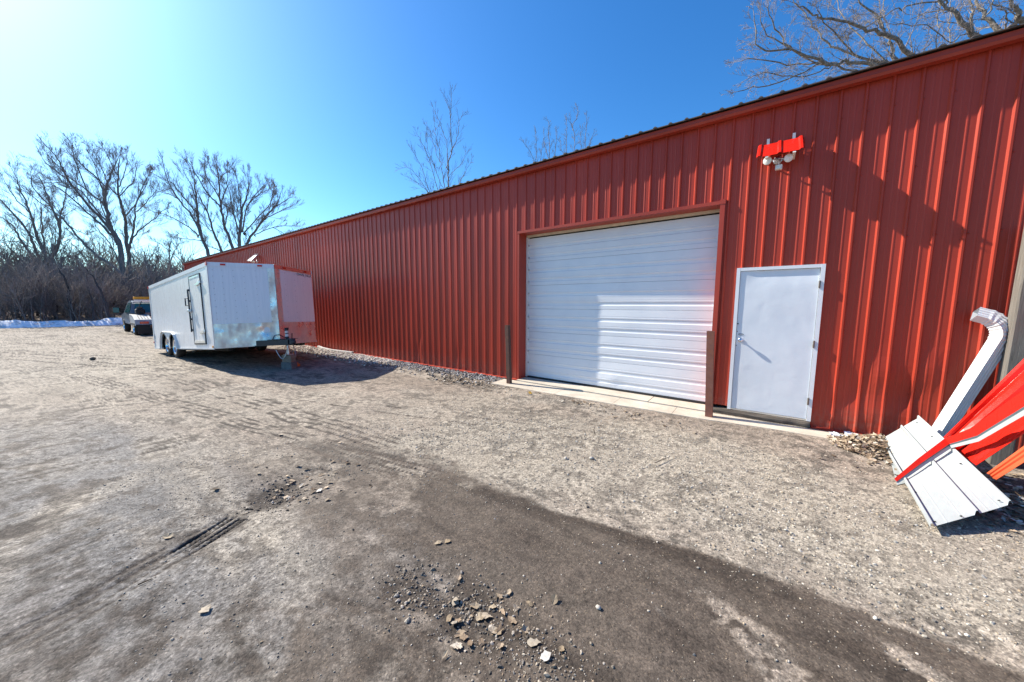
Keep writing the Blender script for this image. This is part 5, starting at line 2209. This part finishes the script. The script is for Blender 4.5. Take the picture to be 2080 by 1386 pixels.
# ------------------------------------------------------------------ snow ridge
xs_ = np.arange(-22, 9.5, .16)
mb = MB()
cs = np.linspace(-1, 1, 11)
for i, y in enumerate(xs_):
    cx_ = -43.2 + .5 * sin(y * .45)
    for j, q in enumerate(cs):
        h = max(0, 1 - q * q) * (.22 + .55 * float(fbm(np.array(y * .33), np.array(1.7), 13, 3)) + .25 * float(fbm(np.array(y * 1.6), np.array(q * 2.0), 17, 3)) - .12)
        mb.v.append((cx_ + q * 1.15, y, h - .02))
m = len(cs)
for i in range(len(xs_) - 1):
    for j in range(m - 1):
        mb.f.append((i * m + j, (i + 1) * m + j, (i + 1) * m + j + 1, i * m + j + 1)); mb.sm.append(True)
o = mb.build('snow', 'snow', recalc=True)
tag(o, 'low ridge of old white snow along the far edge of the yard', 'snow', kind='structure')
# brown forest floor behind the snow
mb = MB()
nx2, ny2 = 40, 60
for i in range(nx2):
    for j in range(ny2):
        x = -44.2 - 90 * (i / (nx2 - 1)) ** 1.5
        y = -45 + 130 * j / (ny2 - 1)
        mb.v.append((x, y, .03 + (.9 * (1 - math.exp(-(i / 8))) + .5 * float(fbm(np.array(x * .2), np.array(y * .2), 3, 3))) * min(1, i / 4)))
for i in range(nx2 - 1):
    for j in range(ny2 - 1):
        mb.f.append((i * ny2 + j, i * ny2 + j + 1, (i + 1) * ny2 + j + 1, (i + 1) * ny2 + j)); mb.sm.append(True)
o = mb.build('terrain', 'litter', recalc=True)
tag(o, 'brown leaf covered woodland floor behind the yard', 'terrain', kind='structure')

# ------------------------------------------------------------------ bare trees


class Tubes:
    """collects tapering tubes into flat arrays"""

    def __init__(s):
        s.v, s.f = [], []
        s.n = 0

    def add(s, pts, rad, sides):
        pts = np.asarray(pts, float)
        k = len(pts)
        d = np.empty_like(pts)
        d[1:-1] = pts[2:] - pts[:-2]
        d[0] = pts[1] - pts[0]
        d[-1] = pts[-1] - pts[-2]
        d /= np.linalg.norm(d, axis=1, keepdims=True) + 1e-9
        ref = np.array([.31, .87, .12]) if abs(d[0][2]) > .6 else np.array([0, 0, 1.0])
        a = np.cross(d, ref)
        a /= np.linalg.norm(a, axis=1, keepdims=True) + 1e-9
        b = np.cross(d, a)
        t = np.arange(sides) * 2 * pi / sides
        r = np.asarray(rad, float)[:, None, None]
        V = pts[:, None, :] + r * (np.cos(t)[None, :, None] * a[:, None, :] + np.sin(t)[None, :, None] * b[:, None, :])
        s.v.append(V.reshape(-1, 3))
        i = np.arange(k - 1)[:, None] * sides
        j = np.arange(sides)[None, :]
        j2 = (j + 1) % sides
        s.f.append((np.stack([i + j, i + j2, i + sides + j2, i + sides + j], -1).reshape(-1, 4)) + s.n)
        s.n += k * sides

    def build(s, name, mat, parent, loc):
        V = np.concatenate(s.v) - np.array(loc, float)
        F = np.concatenate(s.f)
        o = np_obj(name, V, F, mat, None, True)
        o.parent = parent
        return o


def unit(v):
    return v / (np.linalg.norm(v) + 1e-9)


def branch(rs, tw, p, d, L, r, lev, up, tight, rmin, counts):
    ns = 3 if lev == 0 else 4
    pts = [p]
    q, dd = p, d
    for i in range(ns):
        dd = unit(dd + rs.normal(0, .055, 3) + np.array([0, 0, up]))
        q = q + dd * (L / ns)
        pts.append(q)
    rad = np.linspace(r, max(rmin, r * .35), ns + 1)
    tw.add(pts, rad, 3 if r < .06 else 5)
    if lev > 0:
        n = counts[lev - 1]
        for i in range(n):
            t = rs.uniform(.2, 1.0)
            k = min(int(t * ns), ns - 1)
            f = t * ns - k
            pp_ = np.array(pts[k]) * (1 - f) + np.array(pts[k + 1]) * f
            ld_ = unit(np.array(pts[k + 1]) - np.array(pts[k]))
            side = unit(np.cross(ld_, rs.normal(0, 1, 3)))
            ang = rs.uniform(.35, .85) * tight
            cd_ = unit(ld_ * cos(ang) + side * sin(ang))
            branch(rs, tw, pp_, cd_, L * rs.uniform(.38, .66) * (1.15 - .4 * t), max(rmin, r * .45), lev - 1, up, tight, rmin, counts)


def smooth_path(P, k=4):
    P = np.asarray(P, float)
    out = []
    n = len(P)
    for i in range(n - 1):
        p0, p1, p2, p3 = P[max(i - 1, 0)], P[i], P[i + 1], P[min(i + 2, n - 1)]
        for t in np.arange(k) / k:
            out.append(.5 * (2 * p1 + (p2 - p0) * t + (2 * p0 - 5 * p1 + 4 * p2 - p3) * t * t + (3 * p1 - p0 - 3 * p2 + p3) * t ** 3))
    out.append(P[-1])
    return np.array(out)


def tree(name, label, cat, depth, limbs, seed, bark, twig, group=None, lev=2, spacing=.55, blen=2.4, up=.09, tight=.72, rmin=.0065, counts=(5, 8), spread=2.2, base=None, start=.25, tipr=.022):
    """limbs: list of (pixel polyline, base radius, tip depth shift or None); the first limb starts at the root"""
    rs = np.random.RandomState(seed)
    tk_, tw = Tubes(), Tubes()
    root = None
    for li, lb_ in enumerate(limbs):
        px, r0 = lb_[0], lb_[1]
        sh = lb_[2] if len(lb_) > 2 else rs.uniform(-spread, spread)
        n = len(px)
        P3 = []
        for i, (x, y) in enumerate(px):
            t = i / (n - 1)
            P3.append(atd(x, y, depth + sh * t))
        if li == 0:
            root = np.array([P3[0][0], P3[0][1], 0.0])
            P3[0] = np.array([P3[0][0], P3[0][1], min(P3[0][2], -.1)])
        P3 = smooth_path(P3, 5)
        P3[1:-1] += rs.normal(0, .035, (len(P3) - 2, 3))
        m = len(P3)
        rad = r0 * .72 * (1 - np.linspace(0, 1, m)) ** .9 + tipr * np.linspace(0, 1, m)
        tk_.add(P3, rad, 8 if r0 > .12 else 6)
        seg = np.linalg.norm(np.diff(P3, axis=0), axis=1)
        cum = np.concatenate([[0], np.cumsum(seg)])
        tot = cum[-1]
        s0 = tot * (start if li else max(start, .45))
        q = s0
        while q < tot:
            k = min(np.searchsorted(cum, q) - 1, m - 2)
            f = (q - cum[k]) / (seg[k] + 1e-9)
            pp_ = P3[k] * (1 - f) + P3[k + 1] * f
            ld_ = unit(P3[k + 1] - P3[k])
            side = unit(np.cross(ld_, rs.normal(0, 1, 3)))
            ang = rs.uniform(.45, 1.0) * tight
            dd = unit(ld_ * cos(ang) + side * sin(ang))
            t = q / tot
            rr = np.interp(q, cum, rad)
            branch(rs, tw, pp_, dd, blen * rs.uniform(.5, 1.1) * (1.1 - .45 * t), max(rmin * 1.3, min(.035, rr * .33)), lev, up, tight, rmin, counts)
            q += spacing * rs.uniform(.5, 1.5)
        branch(rs, tw, P3[-1], unit(P3[-1] - P3[-3]), blen * .4, tipr, lev, up, tight, rmin, counts)
    root = root if base is None else np.array(base)
    o = thing(name, tuple(root), label, cat, group)
    tk_.build('trunk', bark, o, root)
    tw.build('crown', twig, o, root)
    return o


GT = 'tall bare cottonwoods at the far left'
tree('bare_tree', 'bare many-stemmed tree at the left edge of the photo', 'tree', 41, [
    ([(100, 652), (98, 600), (92, 540), (88, 530)], .50, 0), ([(88, 560), (86, 541), (71, 505), (52, 463), (0, 405), (-40, 372)], .28), ([(94, 560), (93, 526), (74, 476), (61, 433), (43, 390), (28, 351)], .26), ([(97, 560), (95, 524), (86, 476), (84, 437), (83, 411)], .18),
    ([(100, 570), (106, 520), (121, 489), (119, 450), (104, 420), (86, 372), (74, 353)], .26), ([(112, 520), (121, 487), (123, 440), (130, 407), (134, 378)], .16), ([(85, 560), (65, 520), (39, 481), (22, 455), (-8, 436)], .2), ([(120, 575), (125, 530), (140, 521), (160, 515), (177, 494)], .13),
    ([(75, 570), (58, 544), (30, 528), (0, 516), (-30, 505)], .15), ([(104, 420), (70, 385), (62, 355)], .1), ([(71, 505), (40, 492), (10, 490), (-20, 480)], .1), ([(61, 433), (30, 400), (8, 365)], .1)], 11, 'bark', 'twig', GT, blen=2.6, spacing=.5)
tree('bare_tree', 'tallest bare tree at the left, with a broad trunk leaning to the left', 'tree', 40, [
    ([(262, 652), (256, 610), (250, 560), (243, 498), (225, 461), (214, 416), (216, 381), (228, 350), (240, 322)], .46, 0), ([(236, 485), (225, 466), (180, 418), (138, 364), (117, 323), (90, 292)], .24), ([(216, 425), (212, 416), (177, 388), (130, 351), (98, 316)], .17), ([(238, 498), (229, 479), (186, 440), (130, 390), (84, 366)], .2),
    ([(177, 388), (151, 325), (147, 290)], .1), ([(216, 385), (216, 381), (173, 340), (158, 325), (150, 302)], .12), ([(243, 500), (215, 450), (186, 415), (160, 385), (125, 372), (88, 372)], .14), ([(250, 560), (240, 530), (220, 490), (196, 462), (190, 440)], .12), ([(214, 416), (206, 380), (196, 350), (184, 318)], .12), ([(138, 364), (110, 345), (88, 325)], .09), ([(225, 461), (208, 425), (200, 390)], .1)], 23, 'bark', 'twig', GT, blen=2.6, spacing=.48)
tree('bare_tree', 'bare tree with a straight trunk just right of the tallest leaning tree', 'tree', 41.5, [
    ([(280, 652), (272, 600), (266, 560), (258, 494), (253, 440), (242, 398), (240, 351), (244, 316)], .38, 0), ([(262, 525), (262, 505), (273, 450), (277, 411), (303, 355)], .18), ([(263, 525), (264, 502), (275, 476), (309, 448), (333, 427)], .16), ([(254, 450), (255, 440), (275, 414), (303, 362)], .13), ([(242, 400), (221, 377), (205, 340), (190, 305)], .12), ([(243, 402), (244, 398), (273, 364), (275, 331)], .11), ([(240, 360), (225, 330), (212, 305)], .08), ([(242, 380), (255, 345), (258, 318)], .08), ([(277, 430), (300, 408), (318, 385)], .08)], 37, 'bark', 'twig', GT, blen=2.3, spacing=.48)
tree('bare_tree', 'long thin bare tree leaning steeply to the left across the leaning trunk', 'tree', 37, [
    ([(262, 640), (250, 575), (242, 552), (173, 498), (138, 455), (123, 440), (80, 410), (54, 390)], .2, 0), ([(142, 460), (160, 470), (177, 478)], .06), ([(125, 441), (110, 420), (95, 392)], .07)], 41, 'bark', 'twig', GT, blen=1.7, spacing=.7)
GC = 'bare trees rising behind the far end of the roof'
tree('bare_tree', 'bare tree bending left behind the far corner of the red building', 'tree', 44, [
    ([(440, 640), (430, 560), (424, 516), (409, 478), (401, 435), (396, 383), (393, 350)], .36, 0), ([(412, 490), (409, 480), (390, 439), (362, 405), (341, 369), (332, 336)], .2), ([(402, 482), (401, 476), (371, 454), (338, 437), (302, 428)], .13), ([(400, 440), (398, 431), (371, 398), (352, 375), (317, 356)], .14), ([(396, 400), (385, 370), (372, 345)], .09), ([(415, 490), (380, 486), (352, 480)], .08), ([(362, 405), (345, 395), (325, 390)], .08)], 53, 'bark', 'twig', GC, blen=2.5, spacing=.5)
tree('bare_tree', 'slender bare tree, second from the far corner of the red building', 'tree', 46, [
    ([(462, 640), (455, 560), (448, 508), (433, 469), (420, 428), (407, 405), (399, 382)], .26, 0), ([(434, 472), (420, 462), (408, 452)], .08), ([(420, 430), (424, 400), (418, 372)], .08), ([(449, 510), (435, 504), (425, 500)], .1)], 59, 'bark', 'twig', GC, blen=2.3, spacing=.55)
tree('bare_tree', 'tall bare tree behind the far roof, highest of that group', 'tree', 45, [
    ([(495, 640), (485, 560), (473, 503), (456, 458), (448, 413), (443, 356), (439, 332)], .34, 0), ([(447, 420), (446, 418), (420, 390), (398, 353), (381, 325)], .16), ([(445, 400), (444, 398), (420, 360), (416, 326)], .13), ([(448, 413), (460, 380), (462, 345)], .12), ([(456, 458), (464, 430), (469, 400)], .1), ([(443, 360), (430, 345), (424, 330)], .07), ([(444, 370), (456, 352), (465, 350)], .07)], 61, 'bark', 'twig', GC, blen=2.4, spacing=.48)
tree('bare_tree', 'wide fan shaped bare tree rising behind the far roof', 'tree', 43, [
    ([(500, 640), (492, 560), (486, 499), (488, 461), (493, 422), (503, 394), (506, 355)], .36, 0), ([(482, 475), (482, 469), (469, 405), (463, 379)], .15), ([(490, 445), (491, 439), (486, 394), (480, 357)], .14), ([(492, 470), (493, 465), (505, 413), (538, 376)], .16), ([(498, 475), (499, 469), (544, 420), (556, 400)], .13), ([(488, 480), (475, 440), (452, 412)], .1), ([(506, 413), (525, 395), (545, 385)], .08)], 67, 'bark', 'twig', GC, blen=2.2, spacing=.46)
tree('bare_tree', 'bare tree sprawling low to the right along the far roof line', 'tree', 44, [
    ([(498, 640), (496, 560), (503, 493), (540, 441), (563, 413), (571, 390)], .28, 0), ([(539, 445), (540, 444), (572, 428), (598, 416)], .12), ([(519, 480), (520, 476), (559, 461), (604, 459)], .1), ([(545, 436), (552, 405), (556, 385)], .08), ([(555, 462), (575, 474), (585, 485)], .06), ([(560, 420), (585, 405), (595, 400)], .08)], 71, 'bark', 'twig', GC, blen=2.0, spacing=.45)
tree('bare_tree', 'small bare tree at the far corner of the red building', 'tree', 40, [
    ([(348, 640), (346, 560), (343, 512), (349, 485)], .13, 0), ([(344, 530), (343, 512), (326, 496), (314, 490)], .06), ([(345, 535), (358, 505), (366, 492)], .06), ([(343, 545), (325, 525), (318, 508)], .05)], 73, 'bark', 'twig', None, blen=1.5, spacing=.3, counts=(4, 5))
tree('bare_tree', 'scrubby bare tree between the straight trunk and the red building', 'tree', 39, [
    ([(300, 640), (303, 590), (300, 545), (288, 515)], .13, 0), ([(302, 575), (315, 545), (318, 520)], .07), ([(301, 560), (285, 540), (276, 528)], .06), ([(303, 590), (322, 570), (335, 555)], .06)], 79, 'bark', 'twig', None, blen=1.5, spacing=.32, counts=(4, 5))
# understory trunks in front of the thicket
for i, (pts, r, lab) in enumerate((
    ([(148, 650), (140, 600), (128, 560), (116, 545)], .17, 'dark crooked trunk in the thicket above the middle of the snow ridge'), ([(72, 640), (72, 600), (76, 560), (66, 545)], .13, 'thin dark trunk in the thicket left of the crooked trunk'), ([(225, 645), (210, 605), (190, 565), (168, 540)], .13, 'dark trunk leaning left in the thicket beside the truck'), ([(36, 645), (36, 610), (30, 570)], .11, 'thin dark trunk in the thicket nearest the left edge'), ([(192, 648), (186, 610), (176, 575), (178, 548)], .09, 'slim upright dark trunk in the thicket, next left of the one leaning beside the truck'), ([(108, 648), (112, 615), (108, 580), (100, 560)], .09, 'slim dark trunk in the thicket right of the thin dark trunk'))):
    tree('understory_tree', lab, 'tree', 27.8, [(pts, r * .95, 0)], 90 + i, 'bark_dark', 'twig', None, blen=1.3, spacing=.34, counts=(4, 5), start=.2)
tree('bare_tree', 'slim pale bare tree rising above the middle of the roof', 'tree', 30, [
    ([(913, 640), (912, 450), (911, 378), (911, 332), (917, 307), (916, 275), (914, 231), (904, 196)], .10, 0), ([(917, 309), (917, 305), (929, 282), (932, 248), (941, 234)], .045), ([(905, 430), (903, 378), (895, 331), (892, 307), (884, 269), (881, 238)], .05), ([(909, 345), (909, 331), (908, 291), (897, 262), (880, 218)], .05), ([(905, 440), (889, 383), (867, 312), (845, 268)], .045),
    ([(905, 450), (871, 386), (857, 343), (830, 295)], .045), ([(911, 385), (911, 362), (938, 331), (946, 306)], .035), ([(912, 430), (935, 369), (951, 339), (958, 325)], .03), ([(905, 445), (870, 390), (835, 345), (814, 342)], .035), ([(903, 390), (885, 345), (868, 300), (866, 270)], .035), ([(914, 240), (917, 215), (917, 190)], .03), ([(893, 330), (880, 290), (868, 255)], .03), ([(870, 392), (845, 370), (822, 358)], .03)], 101, 'twig_pale', 'twig_pale', None, lev=1, blen=1.25, spacing=.3, rmin=.006, counts=(5,), tight=.75, up=.10, spread=1.0, tipr=.010)
for i, (lims, lab) in enumerate((
    ([([(1096, 560), (1093, 400), (1091, 325), (1088, 266)], .05, 0), ([(1092, 380), (1085, 326), (1062, 287)], .035), ([(1092, 350), (1100, 310), (1103, 290)], .03)], 'pale sapling top above the roof, leftmost of the four saplings'),
    ([([(1118, 560), (1117, 400), (1116, 320), (1115, 255), (1111, 243)], .05, 0), ([(1117, 370), (1128, 314), (1130, 265)], .035), ([(1116, 330), (1106, 290), (1105, 270)], .03)], 'pale sapling top above the roof, second from the left'),
    ([([(1156, 560), (1152, 400), (1151, 307), (1151, 239)], .05, 0), ([(1160, 380), (1167, 303), (1163, 258), (1152, 242)], .04), ([(1164, 265), (1163, 258), (1173, 231), (1172, 218)], .03), ([(1151, 330), (1140, 300), (1138, 285)], .025)], 'tallest pale sapling top above the roof, third from the left'),
    ([([(1190, 560), (1190, 400), (1190, 295), (1192, 235)], .045, 0), ([(1190, 330), (1200, 285), (1206, 270)], .03), ([(1190, 340), (1180, 290), (1183, 262)], .03)], 'pale sapling top above the roof, rightmost of the four saplings'))):
    tree('sapling', lab, 'tree', 27, lims, 120 + i, 'twig_pale', 'twig_pale', 'saplings behind the roof', lev=1, blen=.75, spacing=.17, rmin=.005, counts=(4,), tight=.9, up=.10, spread=.6, tipr=.009, start=.3)
tree('bare_tree', 'pale bare tree spreading long limbs over the right end of the roof', 'tree', 15.5, [
    ([(1995, 560), (1990, 330), (1960, 240), (1900, 170), (1850, 110), (1806, 75), (1768, 61), (1688, 40), (1650, 32), (1618, 8)], .17, -2), ([(1990, 330), (1900, 190), (1780, 135), (1725, 127), (1679, 130), (1610, 101), (1546, 98), (1532, 32)], .13, -1.5), ([(1930, 230), (1860, 160), (1817, 124), (1812, 98), (1797, 69), (1780, 32), (1740, 0), (1715, -30)], .12, 0), ([(1930, 230), (1850, 150), (1797, 127), (1748, 115), (1699, 98), (1665, 69), (1636, 29), (1604, -4)], .10, 1.5),
    ([(1900, 250), (1780, 165), (1676, 133), (1581, 170), (1499, 186)], .07, -1), ([(1797, 69), (1790, 35), (1795, 0)], .05, .5), ([(1679, 130), (1640, 120), (1560, 70), (1545, 35)], .05, -1), ([(1740, 115), (1690, 60), (1660, 20)], .05, -2), ([(1700, 128), (1600, 130), (1530, 120), (1503, 125)], .045, 1), ([(1610, 101), (1575, 60), (1560, 10)], .045, -.5), ([(1830, 150), (1760, 90), (1720, 50), (1700, 0)], .05, 2), ([(1690, 132), (1640, 155), (1560, 150), (1520, 160)], .04, .5)], 141, 'bark_pale', 'twig_pale', 'pale trees behind the right end of the roof', blen=1.35, spacing=.34, rmin=.0045, counts=(4, 5), up=.04, tight=1.0, tipr=.014, start=.3)
tree('bare_tree', 'thick trunked bare tree at the top right corner behind the roof', 'tree', 15, [
    ([(2060, 560), (2055, 330), (2040, 200), (1985, 78), (1956, 49), (1936, 26), (1910, 0), (1880, -30)], .24, -.5), ([(2055, 330), (2040, 110), (2028, 61), (2002, 35), (1985, 0), (1972, -30)], .2, 1), ([(1992, 90), (1973, 61), (1974, 30), (1973, 0), (1968, -30)], .10, .5), ([(2060, 300), (2090, 100), (2075, 40), (2065, 26), (2054, 0), (2048, -30)], .22, -1), ([(1920, 10), (1913, 3), (1843, 12), (1797, 32), (1740, 62)], .045, -1), ([(1985, 80), (1960, 70), (1930, 85), (1880, 55), (1820, 50)], .035, -1), ([(1905, 300), (1905, 99), (1905, 40), (1906, -10)], .03, 0), ([(1930, 300), (1927, 92), (1928, 45), (1935, -10)], .03, .7),
    ([(1975, 65), (1940, 28), (1890, 25), (1850, 40)], .04, 1), ([(2045, 60), (2040, 30), (2020, 10), (1995, 20)], .035, -1.5), ([(2000, 36), (2015, 10), (2022, -20)], .05, 0), ([(2075, 50), (2050, 45), (2044, 30), (2030, 50)], .03, .3)], 151, 'bark_pale', 'twig_pale', 'pale trees behind the right end of the roof', blen=1.35, spacing=.36, rmin=.0045, counts=(4, 5), up=.04, tight=1.0, tipr=.014, start=.35)


# ------------------------------------------------------------------ thicket (no one could count its stems)
def thicket():
    rs = np.random.RandomState(77)
    vari = []
    for k in range(10):
        tb = Tubes()
        for s_ in range(4):
            d = unit(np.array([rs.normal(0, .28), rs.normal(0, .28), 1.0]))
            p = np.array([rs.normal(0, .3), rs.normal(0, .3), -.1])
            branch(rs, tb, p, d, rs.uniform(1.9, 3.3), rs.uniform(.02, .045), 2, .05, 1.0, .009, (5, 9))
        if k % 2:      # taller whips and poles among the brush
            for s_ in range(2):
                d = unit(np.array([rs.normal(0, .14), rs.normal(0, .14), 1.0]))
                branch(rs, tb, np.array([rs.normal(0, .6), rs.normal(0, .6), -.1]), d, rs.uniform(3.0, 4.6), rs.uniform(.035, .06), 2, .03, .7, .008, (4, 7))
        vari.append((np.concatenate(tb.v), np.concatenate(tb.f)))
    Vs, Fs, off = [], [], 0
    for i in range(340):
        y = rs.uniform(-9, 26)
        x = -45.0 - abs(rs.normal(0, 9))
        v, f = vari[rs.randint(0, 10)]
        a = rs.uniform(0, 2 * pi)
        s_ = rs.uniform(.6, 1.25)
        Rm = np.array([[cos(a), -sin(a), 0], [sin(a), cos(a), 0], [0, 0, 1]])
        back = (-45 - x)
        Vs.append(v @ Rm.T * np.array([s_, s_, s_ * rs.uniform(.8, 1.15)]) + np.array([x, y, min(1.2, back * .08)]))
        Fs.append(f + off)
        off += len(v)
    o = np_obj('thicket', np.concatenate(Vs), np.concatenate(Fs), 'brush', None, True)
    tag(o, 'dense brown leafless thicket behind the snow ridge', 'thicket', kind='stuff')
    # far wood behind it
    Vs, Fs, off = [], [], 0
    for i in range(260):
        y = rs.uniform(-14, 45)
        x = -62.0 - abs(rs.normal(0, 12))
        v, f = vari[rs.randint(0, 10)]
        a = rs.uniform(0, 2 * pi)
        s_ = rs.uniform(1.1, 1.75)
        Rm = np.array([[cos(a), -sin(a), 0], [sin(a), cos(a), 0], [0, 0, 1]])
        Vs.append(v @ Rm.T * np.array([s_ * 1.3, s_ * 1.3, s_ * rs.uniform(.8, 1.2)]) + np.array([x, y, 1.0]))
        Fs.append(f + off)
        off += len(v)
    o = np_obj('far_wood', np.concatenate(Vs), np.concatenate(Fs), 'brush', None, True)
    tag(o, 'distant leafless wood behind the thicket', 'wood', kind='stuff')


thicket()
